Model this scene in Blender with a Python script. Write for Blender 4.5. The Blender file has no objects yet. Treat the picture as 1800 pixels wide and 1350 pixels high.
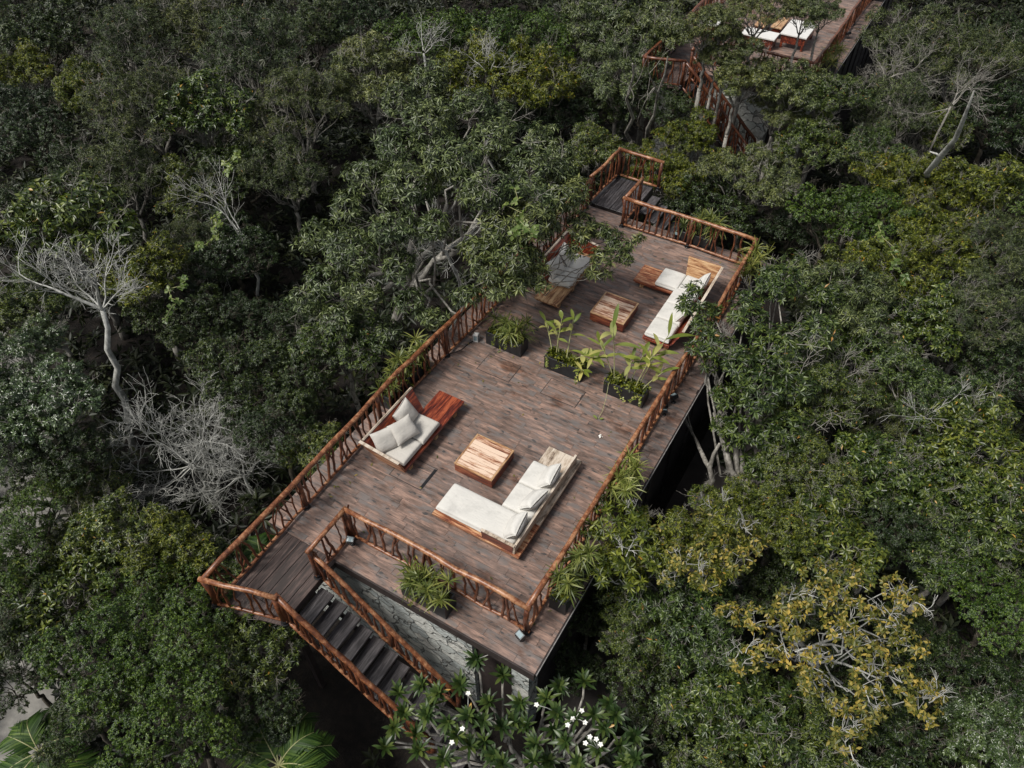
import bpy, math, random
import numpy as np
from mathutils import Vector, Matrix
D = bpy.data
SC = bpy.context.scene
COL = SC.collection
rnd = random.Random(7)
RNG = np.random.default_rng(11)
R = math.radians

# ------------------------------------------------------------ camera, sky, sun, exposure
cam = D.cameras.new("camera"); cam_o = D.objects.new("camera", cam); COL.objects.link(cam_o)
cam.sensor_width = 36.0; cam.lens = 36.0 * 1366.9 / 1800.0
cam.clip_start = 0.1; cam.clip_end = 500
yaw, pitch, roll = 0.53904, 0.81710, -0.00765
fw = Vector((-math.sin(yaw)*math.cos(pitch), math.cos(yaw)*math.cos(pitch), -math.sin(pitch)))
rt = Vector((math.cos(yaw), math.sin(yaw), 0)); up = rt.cross(fw)
rt2 = math.cos(roll)*rt + math.sin(roll)*up; up2 = -math.sin(roll)*rt + math.cos(roll)*up
m = Matrix((rt2, up2, -fw)).transposed().to_4x4()
m.translation = Vector((3.0905, -5.6322, 13.4913))
cam_o.matrix_world = m
SC.camera = cam_o

SUN_EL, SUN_AZ = R(57), R(-146)      # direction to the sun, azimuth from +Y towards +X
world = D.worlds.new("World"); SC.world = world; world.use_nodes = True
wn = world.node_tree; bg = wn.nodes["Background"]
sky = wn.nodes.new("ShaderNodeTexSky"); sky.sky_type = 'NISHITA'; sky.sun_disc = False
sky.sun_elevation = SUN_EL; sky.sun_rotation = SUN_AZ
sky.air_density = 1.0; sky.dust_density = 3.0; sky.ozone_density = 1.0
hs = wn.nodes.new("ShaderNodeHueSaturation"); hs.inputs["Saturation"].default_value = 0.35   # grey overcast
wn.links.new(sky.outputs[0], hs.inputs["Color"]); wn.links.new(hs.outputs[0], bg.inputs[0]); bg.inputs[1].default_value = 0.062
sun = D.lights.new("sun", 'SUN'); sun.energy = 2.1; sun.angle = R(16); sun.color = (1.0, 0.96, 0.9)
sun_o = D.objects.new("sun", sun); COL.objects.link(sun_o)
sdir = Vector((math.sin(SUN_AZ)*math.cos(SUN_EL), math.cos(SUN_AZ)*math.cos(SUN_EL), math.sin(SUN_EL)))
sun_o.rotation_euler = sdir.to_track_quat('Z', 'Y').to_euler(); sun_o.location = sdir*60
SC.view_settings.view_transform = 'Standard'; SC.view_settings.look = 'None'
SC.view_settings.gamma = 1.0; SC.view_settings.use_curve_mapping = False
SC.view_settings.exposure = 0.70
SC.cycles.max_bounces = 5; SC.cycles.diffuse_bounces = 3; SC.cycles.transmission_bounces = 3

# ------------------------------------------------------------ object helpers
def link(name, mesh, mat=None, parent=None):
    o = D.objects.new(name, mesh); COL.objects.link(o)
    if mat is not None and not mesh.materials: mesh.materials.append(mat)
    if parent is not None: o.parent = parent
    return o
def tag(o, label, cat, group=None):
    o["label"] = label; o["category"] = cat
    if group: o["group"] = group
    return o
def thing(name, label, cat, loc=(0, 0, 0), rz=0.0, group=None):
    o = D.objects.new(name, None); COL.objects.link(o)
    o.empty_display_size = .2
    o.location = loc; o.rotation_euler = (0, 0, rz)
    return tag(o, label, cat, group)
def struct(o, kind="structure"):
    o["kind"] = kind; return o
def tri_mesh(name, v, f, smooth=False):
    """v (n,3), f (m,k) numpy -> mesh"""
    me = D.meshes.new(name); k = f.shape[1]
    me.vertices.add(len(v)); me.vertices.foreach_set("co", np.ascontiguousarray(v, dtype=np.float32).ravel())
    me.loops.add(f.size); me.loops.foreach_set("vertex_index", np.ascontiguousarray(f, dtype=np.int32).ravel())
    me.polygons.add(len(f)); me.polygons.foreach_set("loop_start", np.arange(0, f.size, k, dtype=np.int32))
    if smooth: me.polygons.foreach_set("use_smooth", np.ones(len(f), dtype=bool))
    me.update(calc_edges=True); return me
class MB:
    """collects geometry for one mesh"""
    def __init__(s): s.v = []; s.f = []; s.sm = []
    def add(s, v, f, sm=False):
        n = len(s.v); s.v += [tuple(a) for a in v]; s.f += [tuple(i+n for i in q) for q in f]; s.sm += [sm]*len(f)
    def box(s, x0, x1, y0, y1, z0, z1, b=0.0):
        if b <= 0:
            s.add([(x0,y0,z0),(x1,y0,z0),(x1,y1,z0),(x0,y1,z0),(x0,y0,z1),(x1,y0,z1),(x1,y1,z1),(x0,y1,z1)],
                  [(3,2,1,0),(4,5,6,7),(0,1,5,4),(1,2,6,5),(2,3,7,6),(3,0,4,7)])
        else:   # chamfered top edge
            s.add([(x0,y0,z0),(x1,y0,z0),(x1,y1,z0),(x0,y1,z0),
                   (x0,y0,z1-b),(x1,y0,z1-b),(x1,y1,z1-b),(x0,y1,z1-b),
                   (x0+b,y0+b,z1),(x1-b,y0+b,z1),(x1-b,y1-b,z1),(x0+b,y1-b,z1)],
                  [(3,2,1,0),(0,1,5,4),(1,2,6,5),(2,3,7,6),(3,0,4,7),
                   (4,5,9,8),(5,6,10,9),(6,7,11,10),(7,4,8,11),(8,9,10,11)])
    def slab(s, pts, d):
        """planar polygon pts extruded by vector d"""
        n = len(pts); d = Vector(d); a = [Vector(p) for p in pts]; b = [p+d for p in a]
        s.add(a+b, [tuple(range(n-1,-1,-1)), tuple(range(n,2*n))]+[(i,(i+1)%n,n+(i+1)%n,n+i) for i in range(n)])
    def tube(s, pts, rad, k=8, cap=True):
        pts = [Vector(p) for p in pts]; n = len(pts)
        rad = [rad]*n if not hasattr(rad, '__len__') else rad
        vs = []; prev = None
        for i, p in enumerate(pts):
            t = (pts[min(i+1,n-1)]-pts[max(i-1,0)]).normalized()
            if prev is None:
                a = t.cross(Vector((0,0,1)));
                if a.length < .1: a = t.cross(Vector((1,0,0)))
            else: a = prev - t*prev.dot(t)
            a.normalize(); prev = a; b = t.cross(a)
            for j in range(k):
                q = 2*math.pi*j/k
                vs.append(p + (a*math.cos(q)+b*math.sin(q))*rad[i])
        fs = [(i*k+j, i*k+(j+1)%k, (i+1)*k+(j+1)%k, (i+1)*k+j) for i in range(n-1) for j in range(k)]
        if cap: fs += [tuple(range(k-1,-1,-1)), tuple(range((n-1)*k, n*k))]
        s.add(vs, fs, True)
    def mesh(s, name):
        me = D.meshes.new(name); me.from_pydata([tuple(a) for a in s.v], [], s.f)
        me.polygons.foreach_set("use_smooth", s.sm); me.update(); return me
    def obj(s, name, mat, parent=None): return link(name, s.mesh(name), mat, parent)

# ------------------------------------------------------------ materials
def newmat(name):
    mt = D.materials.new(name); mt.use_nodes = True
    return mt, mt.node_tree, mt.node_tree.nodes["Principled BSDF"]
def N(nt, t, **kw):
    n = nt.nodes.new(t)
    for k, v in kw.items():
        if k.startswith("i_"): n.inputs[int(k[2:])].default_value = v
        else: setattr(n, k, v)
    return n
def ramp(nt, stops, interp='LINEAR'):
    r = nt.nodes.new("ShaderNodeValToRGB"); r.color_ramp.interpolation = interp
    e = r.color_ramp.elements
    while len(e) < len(stops): e.new(.5)
    for i, (p, c) in enumerate(stops): e[i].position = p; e[i].color = (*c, 1) if len(c) == 3 else c
    return r
def mixc(nt, a, b, fac, blend='MIX'):
    m = nt.nodes.new("ShaderNodeMix"); m.data_type = 'RGBA'; m.blend_type = blend
    for s, v in ((m.inputs[6], a), (m.inputs[7], b), (m.inputs[0], fac)):
        if isinstance(v, bpy.types.NodeSocket): nt.links.new(v, s)
        elif isinstance(v, (int, float)): s.default_value = v
        else: s.default_value = (*v, 1)
    return m.outputs[2]
def noise(nt, vec, scale, detail=4, rough=.55, stretch=None):
    if stretch:
        mp = nt.nodes.new("ShaderNodeMapping"); mp.inputs[3].default_value = stretch
        nt.links.new(vec, mp.inputs[0]); vec = mp.outputs[0]
    n = N(nt, "ShaderNodeTexNoise"); n.inputs["Scale"].default_value = scale
    n.inputs["Detail"].default_value = detail; n.inputs["Roughness"].default_value = rough
    nt.links.new(vec, n.inputs["Vector"]); return n.outputs[0]
def bump(nt, bsdf, h, strength=.3, dist=.01):
    b = nt.nodes.new("ShaderNodeBump"); b.inputs["Strength"].default_value = strength; b.inputs["Distance"].default_value = dist
    nt.links.new(h, b.inputs["Height"]); nt.links.new(b.outputs[0], bsdf.inputs["Normal"])
def math_(nt, op, a, b=0.0):
    n = nt.nodes.new("ShaderNodeMath"); n.operation = op
    for s, v in ((n.inputs[0], a), (n.inputs[1], b)):
        if isinstance(v, bpy.types.NodeSocket): nt.links.new(v, s)
        else: s.default_value = v
    return n.outputs[0]
def coords(nt, kind="Object"):
    return nt.nodes.new("ShaderNodeTexCoord").outputs[kind]
def island(nt):
    return nt.nodes.new("ShaderNodeNewGeometry").outputs["Random Per Island"]

def foliage(name, cols, rough=.42, trans=.22, objvar=.25, spec=.5, dead=None):
    """cols: dark, mid, light leaf colours, picked per leaf"""
    mt, nt, b = newmat(name)
    r = ramp(nt, [(0, cols[0]), (.5, cols[1]), (1, cols[2])]); nt.links.new(island(nt), r.inputs[0])
    c = r.outputs[0]
    n = noise(nt, coords(nt), .9, 2)
    r2 = ramp(nt, [(.35, (.72,.78,.75)), (.65, (1.2,1.12,1.0))]); nt.links.new(n, r2.inputs[0])
    c = mixc(nt, c, r2.outputs[0], 1.0, 'MULTIPLY')
    oi = nt.nodes.new("ShaderNodeObjectInfo")
    r3 = ramp(nt, [(0, (1-objvar, 1-objvar*.6, 1-objvar*.2)), (1, (1+objvar, 1+objvar*.5, 1-objvar*.3))])
    nt.links.new(oi.outputs["Random"], r3.inputs[0])
    c = mixc(nt, c, r3.outputs[0], 1.0, 'MULTIPLY')
    if dead:
        t = math_(nt, 'GREATER_THAN', island(nt), .996)
        c = mixc(nt, c, dead, t)
    nt.links.new(c, b.inputs["Base Color"]); b.inputs["Roughness"].default_value = rough
    b.inputs["Specular IOR Level"].default_value = spec
    tr = nt.nodes.new("ShaderNodeBsdfTranslucent"); nt.links.new(mixc(nt, c, (1.0,1.1,.5), 1.0, 'MULTIPLY'), tr.inputs[0])
    mx = nt.nodes.new("ShaderNodeMixShader"); mx.inputs[0].default_value = trans
    out = nt.nodes["Material Output"]
    nt.links.new(b.outputs[0], mx.inputs[1]); nt.links.new(tr.outputs[0], mx.inputs[2]); nt.links.new(mx.outputs[0], out.inputs[0])
    return mt
def bark(name, c1, c2, scale=14):
    mt, nt, b = newmat(name)
    co = coords(nt); n = noise(nt, co, scale, 5, .65, (1, 1, .35)); n2 = noise(nt, co, 2.2, 3)
    r = ramp(nt, [(.35, c1), (.62, c2)]); nt.links.new(n, r.inputs[0])
    c = mixc(nt, r.outputs[0], tuple(x*.55 for x in c1), ramp_fac(nt, n2, .5, .7))
    nt.links.new(c, b.inputs["Base Color"]); b.inputs["Roughness"].default_value = .85; bump(nt, b, n, .5, .02)
    return mt
def ramp_fac(nt, sock, a, b):
    r = ramp(nt, [(a, (0,0,0)), (b, (1,1,1))]); nt.links.new(sock, r.inputs[0]); return r.outputs[0]
def wood(name, dark, mid, light, stretch=(1, 12, 12), rough=.4, scale=2.2, lightness=(.35,.5,.68), coat=0.0, iw=.16):
    mt, nt, b = newmat(name)
    co = coords(nt)
    w = noise(nt, co, scale, 6, .6, stretch); fine = noise(nt, co, scale*4, 4, .7, stretch)
    isl = island(nt)
    f = math_(nt, 'ADD', w, math_(nt, 'MULTIPLY', math_(nt, 'SUBTRACT', isl, .5), iw))
    f = math_(nt, 'ADD', f, math_(nt, 'MULTIPLY', math_(nt, 'SUBTRACT', fine, .5), .3))
    oi = nt.nodes.new("ShaderNodeObjectInfo"); f = math_(nt, 'ADD', f, math_(nt, 'MULTIPLY', math_(nt, 'SUBTRACT', oi.outputs["Random"], .5), .12))
    r = ramp(nt, [(lightness[0], dark), (lightness[1], mid), (lightness[2], light)]); nt.links.new(f, r.inputs[0])
    nt.links.new(r.outputs[0], b.inputs["Base Color"]); b.inputs["Roughness"].default_value = rough
    b.inputs["Coat Weight"].default_value = coat; b.inputs["Coat Roughness"].default_value = .25
    bump(nt, b, fine, .25, .004); return mt
def plain(name, col, rough=.6, metal=0.0, var=.15, scale=9):
    mt, nt, b = newmat(name)
    n = noise(nt, coords(nt), scale, 4, .6)
    r = ramp(nt, [(.3, tuple(x*(1-var) for x in col)), (.7, tuple(min(1, x*(1+var)) for x in col))])
    nt.links.new(n, r.inputs[0]); nt.links.new(r.outputs[0], b.inputs["Base Color"])
    b.inputs["Roughness"].default_value = rough; b.inputs["Metallic"].default_value = metal; return mt

def deck_tile():
    mt, nt, b = newmat("weathered_plank")
    co = coords(nt); isl = island(nt)
    off = nt.nodes.new("ShaderNodeCombineXYZ")
    nt.links.new(math_(nt, 'MULTIPLY', isl, 37.0), off.inputs[0]); nt.links.new(math_(nt, 'MULTIPLY', isl, 91.0), off.inputs[1])
    va = nt.nodes.new("ShaderNodeVectorMath"); va.operation = 'ADD'
    nt.links.new(co, va.inputs[0]); nt.links.new(off.outputs[0], va.inputs[1]); v = va.outputs[0]
    g = noise(nt, v, 1.9, 5, .62, (1.0, 5.5, 1)); fine = noise(nt, v, 6, 5, .75, (1, 12, 1))
    f = math_(nt, 'ADD', g, math_(nt, 'MULTIPLY', math_(nt, 'SUBTRACT', fine, .5), .5))
    f = math_(nt, 'ADD', f, math_(nt, 'MULTIPLY', math_(nt, 'SUBTRACT', isl, .5), .12))
    r = ramp(nt, [(.28, (.05,.038,.033)), (.41, (.125,.085,.068)), (.54, (.205,.135,.107)), (.66, (.34,.22,.17))]); nt.links.new(f, r.inputs[0])
    grey = noise(nt, v, 1.7, 3, .6, (1.2, 3.4, 1)); grey2 = noise(nt, v, 4.5, 2, .5, (1.0, 2.2, 1))
    c = mixc(nt, r.outputs[0], (.145,.135,.130), math_(nt, 'MULTIPLY', ramp_fac(nt, grey, .50, .62), .75))
    c = mixc(nt, c, (.026,.031,.034), math_(nt, 'MULTIPLY', ramp_fac(nt, grey2, .62, .70), .85))
    c = mixc(nt, c, (.21,.185,.175), math_(nt, 'MULTIPLY', ramp_fac(nt, noise(nt, co, .8, 3), .5, .7), .3))
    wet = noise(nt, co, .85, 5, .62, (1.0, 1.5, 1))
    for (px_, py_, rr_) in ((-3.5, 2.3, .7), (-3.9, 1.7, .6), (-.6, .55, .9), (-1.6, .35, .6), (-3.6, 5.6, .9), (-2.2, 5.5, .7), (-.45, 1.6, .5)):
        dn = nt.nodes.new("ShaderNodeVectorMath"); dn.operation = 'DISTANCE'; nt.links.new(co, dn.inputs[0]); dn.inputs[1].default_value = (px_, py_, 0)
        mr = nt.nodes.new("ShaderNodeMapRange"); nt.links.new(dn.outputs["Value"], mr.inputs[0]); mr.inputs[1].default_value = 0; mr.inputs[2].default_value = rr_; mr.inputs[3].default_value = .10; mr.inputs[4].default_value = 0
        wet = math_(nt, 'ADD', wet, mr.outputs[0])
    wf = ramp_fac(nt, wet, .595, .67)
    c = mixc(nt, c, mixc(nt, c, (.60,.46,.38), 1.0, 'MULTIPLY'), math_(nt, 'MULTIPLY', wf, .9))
    nt.links.new(c, b.inputs["Base Color"])
    ro = nt.nodes.new("ShaderNodeMapRange"); nt.links.new(wf, ro.inputs[0]); ro.inputs[3].default_value = .6; ro.inputs[4].default_value = .45
    nt.links.new(ro.outputs[0], b.inputs["Roughness"])
    bump(nt, b, fine, .3, .004); return mt

def stone():
    mt, nt, b = newmat("flagstone")
    co = coords(nt)
    wob = N(nt, "ShaderNodeTexNoise"); wob.inputs["Scale"].default_value = 2.5
    nt.links.new(co, wob.inputs["Vector"])
    mixv = nt.nodes.new("ShaderNodeMix"); mixv.data_type = 'VECTOR'; mixv.inputs[0].default_value = .34
    nt.links.new(co, mixv.inputs[4]); nt.links.new(wob.outputs["Color"], mixv.inputs[5])
    mp = nt.nodes.new("ShaderNodeMapping"); mp.inputs[3].default_value = (1, 1, 1.5); nt.links.new(mixv.outputs[1], mp.inputs[0])
    v = N(nt, "ShaderNodeTexVoronoi", feature='DISTANCE_TO_EDGE'); v.inputs["Scale"].default_value = 3.6; nt.links.new(mp.outputs[0], v.inputs["Vector"])
    v2 = N(nt, "ShaderNodeTexVoronoi", feature='F1'); v2.inputs["Scale"].default_value = 3.6; nt.links.new(mp.outputs[0], v2.inputs["Vector"])
    r = ramp(nt, [(.2, (.42,.46,.45)), (.5, (.54,.57,.54)), (.8, (.66,.66,.61))]); nt.links.new(v2.outputs["Color"], r.inputs[0])
    n = noise(nt, co, 9, 5, .65); c = mixc(nt, r.outputs[0], (.33,.32,.28), ramp_fac(nt, n, .5, .75))
    gap = ramp_fac(nt, v.outputs[0], .005, .05)
    c = mixc(nt, (.21,.22,.205), c, gap)
    nt.links.new(c, b.inputs["Base Color"]); b.inputs["Roughness"].default_value = .85
    bump(nt, b, math_(nt, 'ADD', gap, math_(nt, 'MULTIPLY', n, .9)), 1.0, .07); return mt

M = {}
M['O'] = foliage("olive_leaf", [(.015,.024,.006), (.058,.080,.023), (.205,.24,.085)], .40, .12, .18, .5)
M['M'] = foliage("mid_leaf", [(.009,.019,.004), (.036,.060,.011), (.145,.19,.040)], .40, .14, .28, .5, (.34,.18,.04))
M['K'] = foliage("broad_leaf", [(.012,.026,.004), (.042,.070,.012), (.15,.19,.036)], .36, .16, .22, .5, (.40,.25,.05))
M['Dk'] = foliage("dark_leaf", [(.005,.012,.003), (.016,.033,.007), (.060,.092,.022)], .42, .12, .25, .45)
M['Y'] = foliage("yellow_green_leaf", [(.018,.029,.004), (.068,.090,.010), (.23,.25,.030)], .42, .2, .18, .4, (.40,.22,.03))
M['G'] = foliage("golden_leaf", [(.040,.055,.010), (.125,.135,.024), (.40,.31,.075)], .45, .2, .08, .4)
M['B'] = foliage("bright_leaf", [(.008,.024,.002), (.030,.066,.007), (.12,.19,.022)], .42, .15, .18, .45)
M['F'] = foliage("grey_green_leaf", [(.012,.020,.007), (.040,.060,.020), (.155,.19,.070)], .45, .12, .25, .4, (.3,.17,.05))
M['L'] = foliage("glossy_leaf", [(.022,.040,.012), (.050,.085,.026), (.12,.18,.06)], .32, .2, .1, .9)
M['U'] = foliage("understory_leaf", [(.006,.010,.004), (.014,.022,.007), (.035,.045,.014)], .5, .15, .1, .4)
M['V'] = foliage("heart_leaf", [(.06,.10,.02), (.11,.17,.04), (.20,.26,.08)], .4, .3, .1, .5)
M['frangi'] = foliage("frangipani_leaf", [(.016,.036,.009), (.038,.072,.018), (.10,.14,.034)], .40, .18, .0, .5, (.45,.26,.05))
M['fan'] = foliage("fan_leaf", [(.12,.16,.03), (.24,.28,.07), (.42,.42,.15)], .4, .3, .1, .5)
M['fan_dark'] = foliage("spiky_leaf", [(.06,.085,.02), (.14,.175,.04), (.30,.31,.09)], .4, .3, .1, .5)
M['ginger'] = foliage("ginger_leaf", [(.10,.15,.022), (.22,.27,.055), (.46,.45,.17)], .35, .3, .1, .5)
M['palm'] = foliage("palm_leaf", [(.016,.045,.006), (.035,.080,.012), (.10,.16,.026)], .55, .15, .1, .3)
M['bark'] = bark("grey_bark", (.13,.12,.10), (.38,.36,.32))
M['bark_dark'] = bark("dark_bark", (.035,.028,.02), (.11,.095,.07))
M['bark_pale'] = bark("pale_bark", (.30,.30,.27), (.58,.58,.54))
M['tile'] = deck_tile()
M['landing'] = wood("grey_board", (.035,.026,.023), (.085,.058,.05), (.16,.115,.098), (14, 1, 14), .5, 1.8)
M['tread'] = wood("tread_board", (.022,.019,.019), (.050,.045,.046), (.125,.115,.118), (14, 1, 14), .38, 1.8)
M['rail'] = wood("varnished_branch", (.075,.024,.011), (.20,.070,.027), (.42,.215,.11), (2.2, 2.2, 2.2), .42, 3.4, (.32,.5,.68), .12)
M['baluster'] = wood("dark_varnished_branch", (.040,.014,.009), (.115,.038,.018), (.24,.090,.038), (3, 3, 3), .38, 3.0, (.3,.52,.75), .2)
M['rose'] = wood("red_hardwood", (.035,.005,.004), (.14,.022,.009), (.36,.085,.033), (9, 1, 9), .35, 2.0, (.36,.52,.68), .2)
M['rose_x'] = wood("red_hardwood_cross", (.06,.012,.008), (.18,.042,.02), (.36,.12,.05), (1, 9, 9), .38, 2.0, (.36,.52,.68), .2)
M['tan'] = wood("tan_hardwood", (.15,.06,.03), (.40,.225,.11), (.62,.43,.25), (9, 1, 9), .42, 2.0, (.33,.47,.66))
M['tan_x'] = wood("tan_hardwood_cross", (.13,.045,.02), (.38,.19,.085), (.60,.40,.22), (1, 9, 9), .42, 2.2, (.36,.49,.66))
M['table'] = wood("streaked_tabletop", (.15,.045,.02), (.44,.23,.135), (.72,.55,.42), (1, 9, 9), .42, 2.0, (.38,.50,.62), 0, .28)
M['redtan'] = wood("red_tan_hardwood", (.09,.022,.011), (.30,.105,.045), (.58,.36,.20), (1, 9, 9), .42, 2.2, (.34,.49,.66))
M['fade'] = wood("faded_wood", (.13,.09,.065), (.40,.32,.24), (.60,.52,.43), (4, 1, 4), .55, 2.6, (.32,.45,.62))
def cloth(name, col):
    mt, nt, b = newmat(name); co = coords(nt)
    n = noise(nt, co, 2.4, 5, .6); r = ramp(nt, [(.30, tuple(x*.80 for x in col)), (.46, col), (.8, tuple(x*1.05 for x in col))]); nt.links.new(n, r.inputs[0])
    nt.links.new(r.outputs[0], b.inputs["Base Color"]); b.inputs["Roughness"].default_value = .9
    w = noise(nt, co, 5.5, 4, .55, (1, 2.2, 1)); bump(nt, b, w, .55, .035); return mt
M['cloth'] = cloth("ivory_canvas", (.60,.585,.545))
M['cloth_b'] = cloth("beige_canvas", (.51,.485,.44))
M['black'] = plain("black_planter_paint", (.012,.014,.016), .4, 0, .4, 6)
M['metal'] = plain("black_metal", (.02,.02,.022), .4, .3, .3, 20)
M['lens'] = plain("lamp_glass", (.20,.27,.29), .12, 0, .2, 20)
M['grey'] = plain("grey_housing", (.38,.38,.37), .5, 0, .1, 12)
M['soil'] = plain("dark_soil", (.03,.022,.016), .95, 0, .4, 25)
M['fascia'] = plain("dark_fascia", (.035,.026,.024), .6, 0, .4, 6)
M['trim'] = plain("metal_trim", (.28,.27,.26), .5, 0, .3, 12)
M['stone'] = stone()
M['white'] = plain("white_paint", (.68,.67,.64), .5, 0, .06, 8)
M['petal'] = plain("white_petal", (.85,.84,.78), .6, 0, .04, 30)
M['stem'] = plain("pale_green_stem", (.30,.30,.14), .5, 0, .3, 20)
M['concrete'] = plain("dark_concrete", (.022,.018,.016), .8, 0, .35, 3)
M['cable'] = plain("black_rubber", (.01,.01,.01), .6, 0, .2, 20)

# ------------------------------------------------------------ leaves (numpy)
def unit(a): return a/np.maximum(np.linalg.norm(a, axis=-1, keepdims=True), 1e-9)
def perp(n, rng):
    a = rng.normal(size=n.shape); a -= n*(a*n).sum(-1, keepdims=True); return unit(a)
def leaf_tris(base, d, n, L, W, fold=.18, bend=.1):
    """two-triangle folded leaves; d = direction, n = leaf normal"""
    s = np.cross(n, d); L = L[:, None]; W = W[:, None]
    mid = base + d*L*.45 + n*fold*W
    tip = base + d*L - n*L*bend
    v = np.stack([base, mid+s*W*.5, tip, mid-s*W*.5], 1).reshape(-1, 3)
    i = np.arange(len(base))[:, None]*4
    f = np.stack([i+np.array([[0,2,1]]), i+np.array([[0,3,2]])], 1).reshape(-1, 3)
    return v, f
def rosettes(P, Nn, rng, k, L, W, tilt=(-.2, .7), fold=.18, bend=.12):
    """k leaves around each point P with axis Nn"""
    n = len(P); P = np.repeat(P, k, 0); A = np.repeat(Nn, k, 0)
    e1 = np.repeat(perp(Nn, rng), k, 0); e2 = np.cross(A, e1)
    th = np.tile(np.arange(k)*2.39996, n) + rng.uniform(0, .5, n*k)
    rad = e1*np.cos(th)[:, None] + e2*np.sin(th)[:, None]
    t = rng.uniform(tilt[0], tilt[1], n*k)[:, None]
    d = unit(rad*np.cos(t) + A*np.sin(t)); nn = unit(A*np.cos(t) - rad*np.sin(t))
    nn = unit(nn + rng.normal(size=nn.shape)*.25); nn = unit(nn - d*(nn*d).sum(-1, keepdims=True))
    LL = L*rng.uniform(.65, 1.15, n*k); WW = W*rng.uniform(.75, 1.2, n*k)
    return leaf_tris(P + d*(L*.06), d, nn, LL, WW, fold, bend)
def blades(base, d, n, L, W, droop, seg=5, prof=None):
    """long curved leaves, folded along the midrib"""
    m = len(base); ts = np.linspace(0, 1, seg+1)
    if prof is None: prof = np.sin(np.pi*np.clip(ts*.93+.05, 0, 1))**.7
    else: prof = np.interp(ts, np.linspace(0, 1, len(prof)), prof)
    L = L[:, None]; W = W[:, None]; droop = droop[:, None]
    V = []
    s = np.cross(n, d)
    for t, w in zip(ts, prof):
        c = base + d*L*t - np.array([[0, 0, 1.0]])*droop*L*t*t
        V += [c - s*W*w*.5 + n*W*w*.14, c, c + s*W*w*.5 + n*W*w*.14]
    v = np.stack(V, 1).reshape(-1, 3); k = 3*(seg+1); F = []
    for i in range(seg):
        a = i*3
        F += [(a, a+1, a+4, a+3), (a+1, a+2, a+5, a+4)]
    f = (np.arange(m)[:, None, None]*k + np.array(F)[None]).reshape(-1, 4)
    return v, f
def join(parts):
    V = []; F = []; n = 0
    for v, f in parts:
        V.append(v); F.append(f+n); n += len(v)
    return np.concatenate(V), np.concatenate(F)

# ------------------------------------------------------------ trees
SPEC = {  # leaf length, width, leaves per rosette, rosettes per m2 of clump, tilt, material
 'O': (.165, .040, 9, 50, (-.75, .35), 'O'),
 'M': (.155, .045, 9, 46, (-.25, .55), 'M'),
 'Dk': (.095, .038, 8, 68, (-.5, .6), 'Dk'),
 'Y': (.155, .050, 9, 46, (-.4, .6), 'Y'),
 'G': (.100, .046, 6, 50, (-.8, .5), 'G'),
 'B': (.085, .040, 8, 80, (-.5, .6), 'B'),
 'F': (.140, .024, 9, 50, (-.3, .9), 'F'),
 'K': (.215, .085, 7, 26, (-.4, .45), 'K'),
 'L': (.150, .060, 8, 46, (-.5, .5), 'L'),
}
def wiggle(a, b, rng, n=6, amt=.12, sag=0.0):
    a = np.array(a, float); b = np.array(b, float); t = np.linspace(0, 1, n)[:, None]
    L = np.linalg.norm(b-a); o = rng.normal(size=(n, 3))*L*amt; o[0] = 0; o[-1] = 0
    p = a + (b-a)*t + o*.6
    p[:, 2] += sag*L*np.sin(np.pi*t[:, 0])
    return p
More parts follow.
